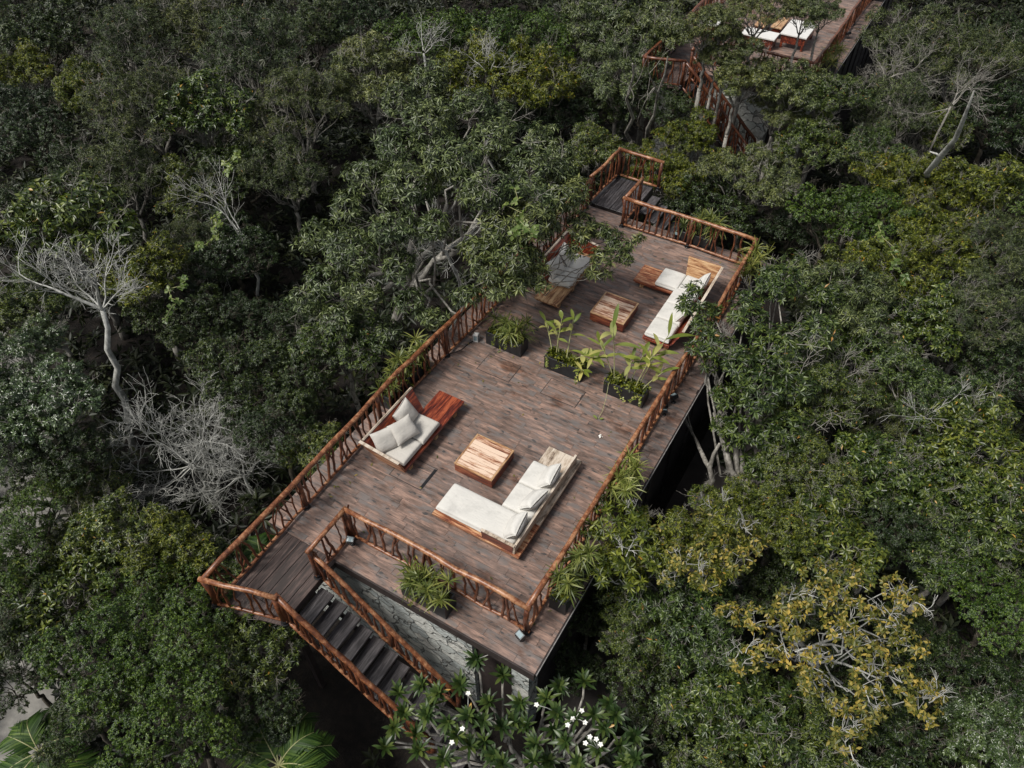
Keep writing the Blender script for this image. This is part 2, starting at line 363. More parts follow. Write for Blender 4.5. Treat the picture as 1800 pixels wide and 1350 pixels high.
def tree_geo(clumps, base, spec, rng, trunk_r=.12, nlimb=4, dens=1.0, bare=0.0, lean=0.0, ff=.55, ls=1.0, tw=.34, tws=1.0):
    """clumps: (n,4) x y z r. -> crown arrays, trunk MB"""
    L, W, k, den, tilt, mat = SPEC[spec]; L *= ls; W *= ls; den /= ls**1.6
    cl = np.array(clumps, float); C = cl[:, :3]; r = cl[:, 3]
    top = C.mean(0); base = np.array(base, float)
    tb = MB()
    fork = base + (top-base)*np.array([ff, ff, .48]) + np.array([rng.normal()*lean, rng.normal()*lean, 0])
    pts = wiggle(base, fork, rng, 7, .05)
    tb.tube(pts, list(np.linspace(trunk_r*1.25, trunk_r*.8, 7)), 7)
    # group clumps into limbs by azimuth
    az = np.arctan2(C[:, 1]-fork[1], C[:, 0]-fork[0]); order = np.argsort(az)
    nl = min(nlimb, len(cl)); groups = np.array_split(order, nl)
    twP = []
    for g in groups:
        if len(g) == 0: continue
        e = fork + (C[g].mean(0)-fork)*.6; e[2] = fork[2]+(C[g, 2].min()-fork[2])*.45 + .1
        pts = wiggle(fork, e, rng, 5, .08, .05); r0 = trunk_r*.62
        tb.tube(pts, list(np.linspace(r0, r0*.65, 5)), 6)
        for i in g:
            q = C[i] - np.array([0, 0, r[i]*.35])
            s0 = pts[rng.integers(2, 5)]
            bp_ = wiggle(s0, q, rng, 6, .09, -.04); r1 = max(.018, r0*.42)
            tb.tube(bp_, list(np.linspace(r1, r1*.5, 6)), 5, False)
            twP.append((i, bp_[-1], r1*.5))
    RP = []; RN = []
    for (i, q, rr) in twP:
        n = max(5, int(den*dens*4*r[i]**2))
        # sub-lumps make the clump uneven
        d = unit(rng.normal(size=(n*2, 3))*np.array([1, 1, .9])); d = d[d[:, 2] > -.45][:n]
        lobes = unit(rng.normal(size=(6, 3)) + np.array([0, 0, .4]))
        bulge = (np.clip((d@lobes.T).max(1), .5, 1)-.5)*.9
        rad = r[i]*(.52+bulge*.85)*rng.uniform(.72, 1.06, len(d))
        p = C[i] + d*rad[:, None]*np.array([1, 1, .8])
        keep = np.ones(len(p), bool)
        for j in range(len(cl)):     # drop leaves deep inside a neighbouring clump
            if j != i: keep &= (np.linalg.norm((p-C[j])/np.array([1, 1, .8]), axis=1) > r[j]*.55)
        p = p[keep]; d = d[keep]
        nn = unit(d*.8 + np.array([0, 0, .75]) + rng.normal(size=d.shape)*.3)
        if bare > 0:
            kk = rng.uniform(size=len(p)) > bare; leafp = p[kk]; leafn = nn[kk]
        else: leafp, leafn = p, nn
        RP.append(leafp); RN.append(leafn)
        # secondary twigs
        ns = max(3, int(7*r[i]/.6))
        subs = p[rng.choice(len(p), min(ns, len(p)), replace=False)] if len(p) else []
        if rng.uniform() < tw:    # leafless twigs poking out of the crown
            for _ in range(2):
                dd = unit(rng.normal(size=3)*.8+unit(C[i]-fork)*.5+np.array([0, 0, .6])); bare_geo(rng, C[i]+dd*r[i]*.35, dd, r[i]*.62, .012, 2, tb, .6, (2, 3), .16, .03)
        for sp in subs:
            w = wiggle(q, sp, rng, 4, .10); tb.tube(w, [rr*.8, rr*.6, rr*.45, rr*.3], 4, False)
            near = p[np.argsort(np.linalg.norm(p-sp, axis=1))[1:6]]
            for t in near: tb.tube([w[2], (w[2]+t)/2+rng.normal(size=3)*.02, t], [rr*.4, .006, .004], 3, False)
    P = np.concatenate(RP); Nn = np.concatenate(RN)
    v, f = rosettes(P, Nn, rng, k, L, W, tilt)
    return (v, f), tb
def dome(rng, Rr, flat=.55, n=None, rc=.62):
    """clump centres for a generic crown of radius Rr about the origin"""
    n = n or int(5.2*(Rr/rc)**2*.54)
    out = []
    tries = 0
    sq = rng.uniform(.8, 1.25)
    while len(out) < n and tries < 4000:
        tries += 1
        d = unit(rng.normal(size=3)); d[2] = abs(d[2]) - .25*rng.uniform()
        rr = Rr*rng.uniform(.35, 1.0)**.6*(1+.15*math.sin(3*math.atan2(d[1], d[0])+sq*9)) - rc*.5
        p = d*rr*np.array([sq, 1/sq, flat]); p[2] += rng.normal()*.12
        r_ = rc*rng.uniform(.55, 1.3)
        if all(np.linalg.norm(p-q[:3]) > (r_+q[3])*.60 for q in out): out.append([*p, r_])
    return np.array(out)
PROTO = {}
HC = 4.2
def proto(spec, var):
    key = (spec, var)
    if key not in PROTO:
        rng = np.random.default_rng(hash_(spec)*31+var*7+5)
        cl = dome(rng, 2.0, .5 if spec != 'F' else .7, rc=.6 if spec != 'B' else .7); cl[:, 2] += HC-.2
        (v, f), tb = tree_geo(cl, (0, 0, 0), spec, rng, .10, 4, ls=(1.0, .8, 1.2)[var])
        cr = tri_mesh("crown_"+spec, v, f); cr.materials.append(M[SPEC[spec][5]])
        tk = tb.mesh("trunk_"+spec); tk.materials.append(M['bark'] if spec in 'OMFLYK' else M['bark_dark'])
        PROTO[key] = (cr, tk)
    return PROTO[key]
def hash_(s): return sum((i+1)*ord(c) for i, c in enumerate(s))
GROUND = -3.6
def tree(label, spec, x, y, zc, Rr, seed, cat="tree", name="broadleaf_tree"):
    cr, tk = proto(spec, seed % (3 if spec in ('M', 'O', 'Dk') else 2))
    t = thing(name, label, cat, (x, y, GROUND), (seed*2.399) % 6.283)
    s = Rr/2.0; H = zc-GROUND
    to = link("trunk", tk, None, t); co = link("crown", cr, None, t); co.scale = (s, s, s); ex = H-HC*s
    co.location = (0, 0, ex)
    if ex <= 0: to.scale = (s, s, H/HC)
    else:
        to.scale = (s, s, s); to.location = (0, 0, ex)
        mb = MB(); mb.tube([(0, 0, -.3), (.03, .02, ex*.5), (0, 0, ex+.1)], [.15*s, .14*s, .12*s], 8); mb.obj("trunk_base", M['bark'], t)
    return t
def hero(name, label, cat, spec, base, clumps, seed, trunk_r=.12, nlimb=4, dens=1.0, barkm='bark', bare=0.0, lean=.2, ff=.55, tw=.34):
    rng = np.random.default_rng(seed); b = np.array(base, float)
    cl = np.array(clumps, float); cl[:, :3] -= b
    (v, f), tb = tree_geo(cl, (0, 0, 0), spec, rng, trunk_r, nlimb, dens, bare, lean, ff, 1.0, tw)
    t = thing(name, label, cat, base)
    tb.obj("trunk", M[barkm], t); link("crown", tri_mesh("crown", v, f), M[SPEC[spec][5]], t)
    return t
def bare_geo(rng, start, direction, length, rad, depth, mb, spread=.55, kids=(2, 3), curl=.12, upw=.1):
    p = [np.array(start, float)]; d = unit(np.array(direction, float)); n = 5
    for i in range(n):
        d = unit(d + rng.normal(size=3)*curl + np.array([0, 0, upw*.3])); p.append(p[-1] + d*length/n)
    rs = list(np.linspace(rad, max(.004, rad*.6), n+1)); mb.tube(p, rs, 6 if rad > .03 else 4 if rad > .012 else 3, False)
    if depth == 0: return
    for _ in range(rng.integers(kids[0], kids[1]+1)):
        i = rng.integers(2, n+1); dd = unit(d + rng.normal(size=3)*spread)
        bare_geo(rng, p[i], dd, length*rng.uniform(.55, .85), max(.004, rs[i]*.62), depth-1, mb, spread, kids, curl, upw)
    dd = unit(d + rng.normal(size=3)*.2)
    bare_geo(rng, p[-1], dd, length*.72, max(.004, rs[-1]*.9), depth-1, mb, spread, kids, curl, upw)
# ------------------------------------------------------------ where things stand (world metres)
TREES = [
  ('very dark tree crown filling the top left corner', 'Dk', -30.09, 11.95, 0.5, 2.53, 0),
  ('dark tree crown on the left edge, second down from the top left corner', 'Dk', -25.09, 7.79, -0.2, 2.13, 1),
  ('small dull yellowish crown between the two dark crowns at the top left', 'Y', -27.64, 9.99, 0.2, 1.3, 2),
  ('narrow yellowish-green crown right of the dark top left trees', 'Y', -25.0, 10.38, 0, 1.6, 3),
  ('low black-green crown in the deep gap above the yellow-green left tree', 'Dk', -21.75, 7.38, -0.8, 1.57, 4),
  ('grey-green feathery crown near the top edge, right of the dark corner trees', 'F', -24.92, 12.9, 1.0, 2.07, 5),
  ('wispy grey-green crown touching the top edge, fourth from the left corner', 'F', -23.62, 14.87, 1.0, 2.12, 6),
  ('broad pale feathery crown with olive tufts at upper left', 'F', -20.17, 9.36, 1.2, 2.09, 7),
  ('thin grey-green crown just above the yellow-green tree at left', 'F', -19.04, 7.02, 0.0, 1.65, 8),
  ('olive crown with exposed branches in the upper left forest', 'K', -18.4, 10.38, 1.0, 1.91, 9),
  ('tall wispy crown between the feathery trees and the top centre gap', 'F', -19.86, 14.08, 1.0, 2.21, 10),
  ('feathery dark crown left of the big olive tree, level with its top', 'F', -16.05, 12.19, 0.8, 1.93, 11),
  ('dark sunken crown with climbing heart leaves in the upper left forest', 'Dk', -16.44, 9.49, -0.3, 1.79, 12),
  ('low green crown under the vine leaves at left of centre', 'M', -17.33, 7.95, -0.6, 1.49, 13),
  ('small wispy crown tucked against the left lobe of the big olive tree', 'F', -15.03, 10.09, -0.4, 1.51, 14),
  ('dark crown on the top edge, left of the top centre gap', 'Dk', -20.46, 17.83, 0.6, 1.84, 15),
  ('large yellow-green crown at left, above the bare white tree', 'K', -16.95, 3.64, 1.0, 1.97, 16),
  ('dark green crown on the left edge beside the large yellow-green tree', 'Dk', -19.67, 3.74, 0.2, 1.36, 17),
  ('deep shadowed crown behind the fallen grey branches left of centre', 'Dk', -14.7, 6.86, -1.2, 1.78, 18),
  ('grey twiggy low crown among the fallen branches left of centre', 'F', -15.52, 6.07, -1.0, 1.23, 19),
  ('lime-yellow crown just right of the bare white tree', 'Y', -14.35, 3.7, 0.0, 1.33, 20),
  ('dark round crown in the hollow right of the bare white tree', 'Dk', -13.09, 3.56, -1.0, 1.5, 21),
  ("mid-green crown behind the bare white tree's left branches", 'M', -16.38, 1.68, -0.2, 1.39, 22),
  ('glossy green crown on the left edge above the pale path', 'L', -13.92, -0.26, 0.5, 1.16, 23),
  ('glossy light-catching crown over the pale path at left', 'L', -11.94, -0.91, 0.6, 1.17, 24),
  ('small black-green crown in the dark hollow left of the olive tree', 'Dk', -11.75, 4.73, -1.3, 1.29, 25),
  ("dense dark green crown left of the deck's left railing", 'Dk', -9.56, 2.42, -0.2, 1.4, 26),
  ('fine-leaved dark crown against the left railing at mid length', 'Dk', -8.31, 3.26, -0.3, 1.34, 27),
  ('dark fine-leaved crown just above the grey twiggy thicket', 'Dk', -7.92, 1.75, -0.5, 1.14, 28),
  ('leafy mid-green crown reaching the left railing below the big olive tree', 'M', -7.91, 4.43, 0.1, 1.21, 29),
  ('low crown with pale flower tufts beside the left railing above the twiggy thicket', 'M', -6.7, 1.84, -0.9, 0.94, 30),
  ('tall olive crown at top centre left, above the big olive tree', 'O', -15.16, 15.17, 1.0, 2.13, 31),
  ('dark narrow crown on the top edge at the gap left of centre', 'Dk', -19.91, 19.96, 0.2, 1.68, 32),
  ('bright green crown with white twigs on the top edge', 'B', -14.48, 17.79, 1.4, 1.79, 33),
  ('second bright green crown along the top edge, left of the grey trunk', 'B', -12.73, 19.34, 1.2, 1.92, 34),
  ('yellowish bright crown at the top edge beside the tall grey trunk', 'B', -11.33, 21.25, 0.8, 1.76, 35),
  ("drooping yellow-olive crown above the big olive tree's top", 'Y', -11.41, 16.82, 1.0, 1.8, 36),
  ('drooping olive-yellow crown right of centre top, beside the slanting trunk', 'Y', -9.95, 17.9, 0.9, 1.92, 37),
  ("dark crown in the hole right of the big olive tree's top", 'Dk', -9.31, 18.08, -0.3, 1.45, 38),
  ('grey-olive crown on the top edge just right of the tall trunk', 'O', -9.46, 21.84, 1.4, 1.83, 39),
  ('olive crown left of the far deck, above the two slim trunks', 'O', -7.63, 20.03, 1.0, 1.84, 40),
  ('olive crown touching the top edge left of the far deck', 'O', -7.43, 22.43, 1.6, 1.69, 41),
  ('dark crown behind the two slim trunks beyond the main deck', 'Dk', -8.7, 20.13, -0.6, 1.51, 42),
  ("dark crown left of the far deck's staircase", 'Dk', -6.02, 19.6, 0.3, 1.52, 43),
  ("low crown just outside the far walkway's left railing", 'M', -6.45, 15.73, 0.2, 1.16, 44),
  ('olive crown over the left part of the far deck', 'O', -4.43, 19.56, 3.2, 1.09, 45),
  ('olive crown hiding the middle of the far deck at the top edge', 'O', -3.41, 21.13, 3.4, 1.11, 46),
  ('small olive crown over the far deck left of its visible right rail', 'O', -2.16, 22.18, 3.2, 0.79, 47),
  ('golden-green pointed crown in front of the far stairs', 'Y', -4.2, 18.49, -0.2, 1.27, 48),
  ("yellowish olive crown just beyond the main deck's back railing", 'Y', -4.27, 16.51, -0.5, 1.42, 49),
  ("sparse olive crown at the foot of the far deck's front, beside its stone wall", 'O', -3.14, 19.36, 1.9, 1.07, 50),
  ("olive crown hiding the near left part of the far deck's floor", 'O', -3.82, 20.06, 2.6, 0.86, 51),
  ("small olive crown beside the far deck's right railing at the top edge", 'O', -1.68, 23.05, 3.0, 0.77, 52),
  ("olive crown in front of the far deck's front railing", 'O', -1.72, 20.21, 1.6, 1.34, 53),
  ("green crown below the far deck's near right corner", 'M', -0.41, 20.74, 1.4, 1.12, 54),
  ('olive crown between the two decks, below the far stone wall', 'O', -1.35, 16.88, 0.2, 1.52, 55),
  ("dark crown in the hollow behind the main deck's back railing", 'Dk', -2.4, 16.2, -0.8, 1.47, 56),
  ("bushy green crown right of the far deck's dark doorway", 'M', -0.34, 19.48, 0.4, 1.4, 57),
  ('wispy grey crown right of the far deck on the top edge', 'F', 1.06, 26.66, 1.0, 2.0, 58),
  ('second wispy grey crown right of the far deck with pale forked limbs', 'F', 2.96, 27.19, 1.0, 1.98, 59),
  ('low wispy crown under the first grey one at upper right', 'F', 1.49, 22.75, 0.4, 1.67, 60),
  ('very dark crown filling the top right corner', 'Dk', 4.14, 31.17, 0.2, 1.81, 61),
  ('dark crown on the right edge behind the broken white snag', 'Dk', 4.8, 26.67, -0.5, 1.88, 62),
  ('olive crown left of the broken white snag', 'M', 2.88, 23.91, -0.4, 1.41, 63),
  ('mid-green crown left of the bright yellow-green tree at upper right', 'M', 1.66, 19.8, 0.2, 1.29, 64),
  ('bright yellow-green crown at the foot of the broken white snag', 'Y', 2.74, 18.13, 0.6, 1.37, 65),
  ("yellowish crown right of the broken snag's foot", 'Y', 4.47, 18.42, 0.6, 1.6, 66),
  ('green crown on the right edge at a quarter of the height', 'B', 5.61, 19.62, 0.3, 1.29, 67),
  ("vivid green round crown behind the main deck's far right corner", 'B', 1.4, 15.79, 0.3, 1.42, 68),
  ("second vivid green crown right of the first behind the deck's far right corner", 'B', 2.69, 16.71, 0.2, 1.34, 69),
  ("shadowed crown just beyond the deck's far right corner", 'Dk', 0.28, 16.64, -0.9, 1.17, 70),
  ('yellow-olive crown in the right forest below the snag', 'Y', 4.36, 15.59, 0.5, 1.42, 71),
  ('grey feathery crown on the right edge above mid height', 'F', 5.61, 15.42, 0.7, 1.37, 72),
  ('yellow-olive crown in the right forest, level with the far sofas', 'Y', 3.15, 13.59, 0.4, 1.52, 73),
  ('broad olive crown right of the tree that leans over the corner sofa', 'O', 2.58, 11.23, 0.8, 1.41, 74),
  ('mid-green crown in the middle of the right forest', 'K', 4.5, 12.27, 0.2, 1.37, 75),
  ('feathery olive crown on the right side below the grey feathery one', 'F', 5.77, 12.87, 0.5, 1.28, 76),
  ('dark crown on the right edge at mid height', 'Dk', 6.83, 12.32, -0.3, 1.27, 77),
  ('dark olive crown in the right forest, level with the planters', 'M', 3.45, 10.57, 0.3, 1.32, 78),
  ('leafy rosette crown right of the leaning grey trunks, upper one', 'M', 2.86, 7.94, 0.6, 1.28, 79),
  ('bluish thin crown with bare twigs in the middle of the right forest', 'F', 4.28, 9.3, -0.5, 1.22, 80),
  ('crown with pale upright twigs, left one of a pair in the right forest', 'M', 5.13, 9.05, 0.8, 1.19, 81),
  ('crown with pale upright twigs, right one of a pair in the right forest', 'K', 6.15, 8.23, 0.9, 1.19, 82),
  ('large-leaved crown below the pair with pale upright twigs', 'K', 5.72, 7.22, 0.4, 1.12, 83),
  ('large-leaved olive crown in the right forest, level with the front sofa', 'K', 4.62, 6.66, 0.3, 1.19, 84),
  ('crown of green rosettes right of the forked grey trunks', 'M', 3.34, 6.0, 0.4, 1.07, 85),
  ('light yellow-green crown on the right edge below mid height', 'K', 7.11, 6.74, 0.6, 1.0, 86),
  ('yellow-green crown right of the outer spiky planter, set back', 'Y', 2.88, 4.26, 0.6, 1.01, 87),
  ("mustard-tinted crown nearest the deck's right front corner", 'Y', 2.22, 2.77, 0.9, 0.95, 88),
  ('small pale yellow-green crown touching the right railing near the front', 'Y', 0.94, 2.44, 0.3, 0.75, 89),
  ('dark glossy crown above the golden tree', 'K', 4.07, 4.73, 0.3, 1.18, 90),
  ('dark crown up and right of the golden tree', 'Dk', 5.35, 5.85, 0.0, 1.16, 91),
  ("dark green crown right of the golden tree's top", 'M', 6.5, 5.85, 0.1, 1.12, 92),
  ('bright-leaved crown on the right edge beside the golden tree', 'B', 7.37, 4.83, 0.3, 1.1, 93),
  ("low dark green crown right of the deck's front right corner", 'M', 1.54, 1.7, -0.9, 1.01, 94),
  ('olive green crown left of the golden tree', 'M', 2.62, 2.0, -0.3, 1.18, 95),
  ("dark crown below the deck's front right corner behind the frangipani", 'Dk', 2.59, 1.02, -1.2, 1.19, 96),
  ("mottled olive crown at lower right, left of the golden tree's foot", 'K', 3.81, 0.84, -0.3, 1.19, 97),
  ("dark leafy crown beneath the golden tree's left branches", 'Dk', 4.01, 3.89, -0.7, 1.03, 98),
  ('olive crown on the bottom edge below the golden tree', 'M', 5.11, 1.07, -0.9, 1.2, 99),
  ('dark low crown directly beneath the golden tree', 'Dk', 6.02, 3.74, -1.3, 1.45, 100),
  ("shadowed crown on the bottom edge right of the golden tree's foot", 'Dk', 6.55, 1.88, -0.8, 1.29, 101),
  ('dark crown on the right edge near the bottom', 'Dk', 7.54, 3.52, -0.6, 1.29, 102),
  ('glossy green crown in the bottom right corner', 'L', 7.89, 2.3, -0.4, 1.05, 103),
  ('leafy crown on the bottom edge right of the frangipani', 'M', 3.81, -0.13, -0.6, 0.87, 104),
  ("small dark bush pressed against the deck's front right corner", 'Dk', 0.56, 1.66, -1.7, 0.65, 105),
  ("low bush below the pale young tree against the deck's right side", 'M', 0.76, 2.67, -1.3, 0.72, 106),
  ('lowest dark bush under the front right corner beside the frangipani', 'Dk', 0.73, 0.71, -2.0, 0.58, 107),
  ("green crown cut by the left edge below the bare white tree's branches", 'M', -15.59, 0.44, 0.3, 1.16, 108),
  ('glossy crown cut by the left edge just under the pale path glimpse', 'L', -12.18, -1.81, 0.2, 1.08, 109),
  ('dark crown right of the pale path glimpse at left', 'Dk', -11.27, -1.48, -0.4, 0.97, 110),
  ('fine-leaved crown cut by the left edge below the dark path gap', 'B', -9.87, -3.86, -0.4, 0.98, 111),
  ('dark round crown cut by the left edge near the lower left palm', 'Dk', -8.89, -4.59, -0.6, 0.88, 112),
  ('shaded low crown between the pale olive rosettes and the left edge', 'M', -9.73, -3.08, -1.2, 0.86, 113),
  ('tiny olive crown over the landing of the far deck', 'O', -4.01, 19.52, 2.3, 0.71, 114),
  ("small olive crown above the far deck's dark doorway", 'O', -1.74, 19.99, 0.8, 0.95, 115),
  ('dark low crown on the left edge between the two pale patches of path', 'Dk', -12.9, -1.53, -1.4, 1.11, 116),
  ('green crown on the left edge above the dark path gap', 'B', -10.9, -2.88, -0.6, 1.04, 117),
  ('shaded rosette crown left of the grey twiggy thicket', 'M', -11.02, -1.49, -1.3, 1.0, 118),
  ('pale olive rosette crown just left of and below the grey twiggy thicket', 'K', -8.95, -2.24, -0.6, 1.03, 119),
  ('green crown below the grey twiggy thicket', 'Y', -7.63, -1.81, -0.8, 1.02, 120),
  ("green crown left of the stair landing's outer corner", 'M', -6.81, -1.55, -1.4, 0.86, 121),
  ('mid-green crown on the left edge near the lower corner', 'K', -9.0, -3.98, -0.8, 1.26, 122),
  ('green crown above the biggest round crown at lower left', 'B', -7.37, -2.89, -1.0, 1.16, 123),
  ('left lobe-shaped round crown of fine leaves at lower left', 'B', -6.61, -4.26, -0.2, 1.25, 124),
  ('biggest round fine-leaved crown at lower left', 'B', -5.33, -3.41, 0.1, 1.28, 125),
  ("crown of upright leafy rosettes beside the staircase's outer handrail", 'M', -4.69, -2.65, -0.5, 1.2, 126),
  ('fine-leaved round crown on the bottom edge at lower left', 'B', -4.64, -4.35, -0.3, 1.24, 127),
  ('dark crown between the staircase foot and the lower left round crowns', 'Dk', -3.92, -3.4, -1.0, 0.94, 128),
  ('dark crown beside the sandy patch at the lower left', 'Dk', -6.47, -5.13, -1.0, 0.83, 129),
  ('dark crown on the left edge above the lower left palm', 'Dk', -8.47, -5.22, -1.2, 0.88, 130),
]
CL = {
 'OLIVE_MAIN': [(-10.74,11.16,2.6,0.75),(-10.45,12.5,2.8,0.8),(-8.37,11.46,2.9,0.8),(-8.23,9.37,3.4,0.95),(-8.66,8.42,3.1,0.85),(-9.03,7.59,2.6,0.8),(-7.13,6.82,3.3,0.9),(-6.37,7.66,3.7,0.95),(-6.81,10.15,3.1,0.8),(-5.52,9.68,2.9,0.75),(-5.06,10.39,2.5,0.6),(-5.13,7.17,3.6,0.85),(-4.68,8.22,3,0.75),(-7.1,5.98,2.7,0.75),(-6.29,6.45,2.7,0.6),(-9.21,6.75,2,0.7),(-9.47,5.82,1.6,0.7),(-7.94,5.4,2.1,0.8),(-8.69,5,1.2,0.65),(-7.39,4.98,1.4,0.65),(-6.77,5.62,1.9,0.55),(-6.35,5.37,1.2,0.5),(-5.74,5.4,0.9,0.42),(-5,5.85,1.6,0.42),(-7.91,12.24,2.5,0.6),(-6.38,11.85,2.4,0.55),(-8.86,4.44,0.8,0.6),(-7.89,4.53,0.6,0.6),(-6.97,5.09,0.2,0.5)],
 'OLIVE_DECK': [(-3.34,8.42,2.3,0.34),(-2.77,8.91,2.2,0.3),(-4.68,6.9,3,0.7),(-4.16,7.29,3.1,0.7),(-3.98,8.63,3,0.6),(-3.92,7.83,2.7,0.5),(-4.13,6.61,2.6,0.6),(-4.5,6.09,2.4,0.5),(-3.98,6.35,2.1,0.46),(-3.98,6.87,2.4,0.5),(-3.81,6.71,2,0.3),(-3.73,6.9,2.1,0.36),(-3.52,6.73,1.9,0.24),(-4.1,6.04,2.1,0.4),(-3.57,8.79,2.4,0.42),(-3.11,8.98,2.2,0.36),(-2.51,8.84,2,0.38),(-2.66,8.09,2.1,0.36),(-2.67,7.75,1.9,0.24),(-2.28,8.76,1.8,0.26),(-2.39,9.68,1.8,0.2),(-2.47,8.11,1.7,0.2),(-4.41,6.16,1.8,0.36),(-5.12,6.58,2.4,0.5),(-5.62,11.61,2.3,0.5),(-4.38,10.22,2.3,0.42),(-3.3,7.94,2.2,0.24)],
 'RIGHT_LEAN': [(0.85,8.73,1.3,0.65),(1.17,10.21,1.4,0.65),(2.39,8.71,1.5,0.7),(1.85,7.85,1.6,0.7),(1.23,7.23,1.3,0.6),(1.93,6.65,1.3,0.65),(0.72,7.55,1.3,0.42),(0.69,9.87,0.9,0.42),(0.43,7.6,1.3,0.36),(0.14,7.73,1.5,0.34),(-0.39,8.05,1.7,0.3),(-0.43,8.66,1.7,0.24),(0.02,8.19,1.6,0.26),(0.22,7.26,1.3,0.26),(0.58,7.19,1,0.26),(1.23,6.68,0.7,0.45),(1.79,6.26,0.3,0.5),(1.31,6.36,0.2,0.28),(2.5,7.29,1.2,0.65),(2.77,6.35,0.8,0.55),(0.94,11.18,0.8,0.42),(1.16,12.27,0.7,0.45),(2.38,6.32,0.4,0.45),(2.21,10.73,1.1,0.5),(0.18,8.35,1.5,0.22),(2.38,6.05,-0.3,0.4),(3.06,5.83,-0.2,0.45)],
 'GOLD': [(4.2,2.99,1.3,0.42),(4.63,3.05,1.3,0.45),(4.3,2.48,1.3,0.42),(3.82,2.26,1.1,0.38),(3.51,1.77,1,0.36),(4.86,2.51,1.3,0.4),(4.11,1.78,1.3,0.4),(3.86,1.28,1,0.36),(3.58,1.1,0.8,0.34),(5.68,3.35,1.1,0.42),(5.37,3.61,1,0.3),(5.41,2.71,1.2,0.36),(5.83,2.61,1.1,0.36),(5.39,1.96,1.2,0.4),(5.9,1.98,1,0.34),(6.25,1.75,0.9,0.42),(5.6,1.33,1,0.42),(5.37,0.93,0.9,0.36),(5.38,0.67,0.8,0.34),(6.39,2.09,0.8,0.3),(4.6,1.49,1.2,0.3),(3.05,1.8,0.7,0.34),(5.32,1.49,1.2,0.34),(5.07,1.06,0.9,0.3),(4.64,1.33,0.7,0.34),(4.19,1.47,1,0.32),(4.67,2.1,1.2,0.3),(5.06,2.05,1.3,0.34)],
 'GOLD2': [(1.82,3.03,1,0.36),(2.1,3.49,1,0.34),(1.99,2.15,1.1,0.4),(2.33,2.55,1.3,0.42),(2.83,2.57,1.2,0.42),(2.48,1.98,1.1,0.34),(2.64,3.37,1,0.36),(1.47,2.69,0.8,0.3),(1.89,1.96,0.8,0.3),(3.04,3.18,1,0.3)],
 'PALE_FRONT': [(0.12,2.8,0.6,0.28),(0.12,2.19,0.6,0.24),(0.46,1.74,0.6,0.3),(0.55,2.29,0.7,0.32),(0.98,1.9,0.6,0.34),(0.71,1.52,0.4,0.26),(0.65,3.03,0.5,0.3),(0.99,2.48,0.7,0.36),(1.46,2.25,0.6,0.36),(1.34,1.82,0.3,0.3)],
}
FRANGI = [(-1.66, -1.85, -0.85), (-1.32, -1.58, -0.65), (-0.98, -1.73, -0.76), (-0.68, -1.23, -0.61), (-0.69, -0.7, -0.59), (-0.17, -1.12, -0.96), (-0.2, -0.55, -0.99), (-0.48, -1.95, -0.46), (-1.34, -2.41, -0.83), (-0.96, -2.3, -0.85), (-0.21, -1.69, -0.35), (0.34, -1.45, -0.69), (-0.2, -2.48, -0.46), (0.4, -0.95, -0.69), (1.08, -0.79, -0.58), (0.84, -0.23, -0.9), (1.23, -0.03, -0.59), (1.44, -1.2, -0.44), (0.98, -1.42, -0.66), (1.79, -1.36, -0.52), (1.92, -0.6, -0.56), (2.42, -0.31, -0.96), (2.59, -0.81, -0.51), (2.47, -0.92, -0.62), (0.16, -1.81, -0.8), (1.27, -1.46, -0.98), (0.71, -2.05, -0.44), (0.02, -2.01, -0.69), (1.97, -0.99, -0.53), (-0.86, -2.03, -0.43), (-0.23, -2.03, -0.54), (0.06, -1.62, -0.4), (0.45, -1.25, -0.74), (1.11, -1.73, -0.48), (1.15, -1.04, -0.71), (1.67, -0.56, -0.39), (2.01, -0.35, -0.43), (-0.78, -2.46, -0.94), (-1.37, -2.09, -0.91), (0.41, -1.9, -0.86), (1.42, -0.8, -0.37), (2.27, -0.68, -0.72), (-0.96, -1.56, -0.59), (0.74, -0.58, -0.8), (-1.24, -2.79, -0.67), (0.66, -1.2, -0.75), (1.78, -0.1, -0.77)]
FLOWERS = [(-0.31, -0.47, -0.3), (-0.4, -1.39, -0.3), (-0.16, -1.95, -0.3), (-0.19, -2.23, -0.3), (0.74, -0.95, -0.3), (1.47, -0.64, -0.3), (1.4, -0.84, -0.3), (1.37, -0.98, -0.3), (1.61, -0.79, -0.3), (1.79, -0.96, -0.3), (1.9, -0.94, -0.3), (1.77, -1.09, -0.3), (2.0, -0.98, -0.3), (1.35, 0.2, -0.3), (-1.32, -2.31, -0.3), (-0.23, -2.16, -0.3), (2.71, -0.58, -0.3)]
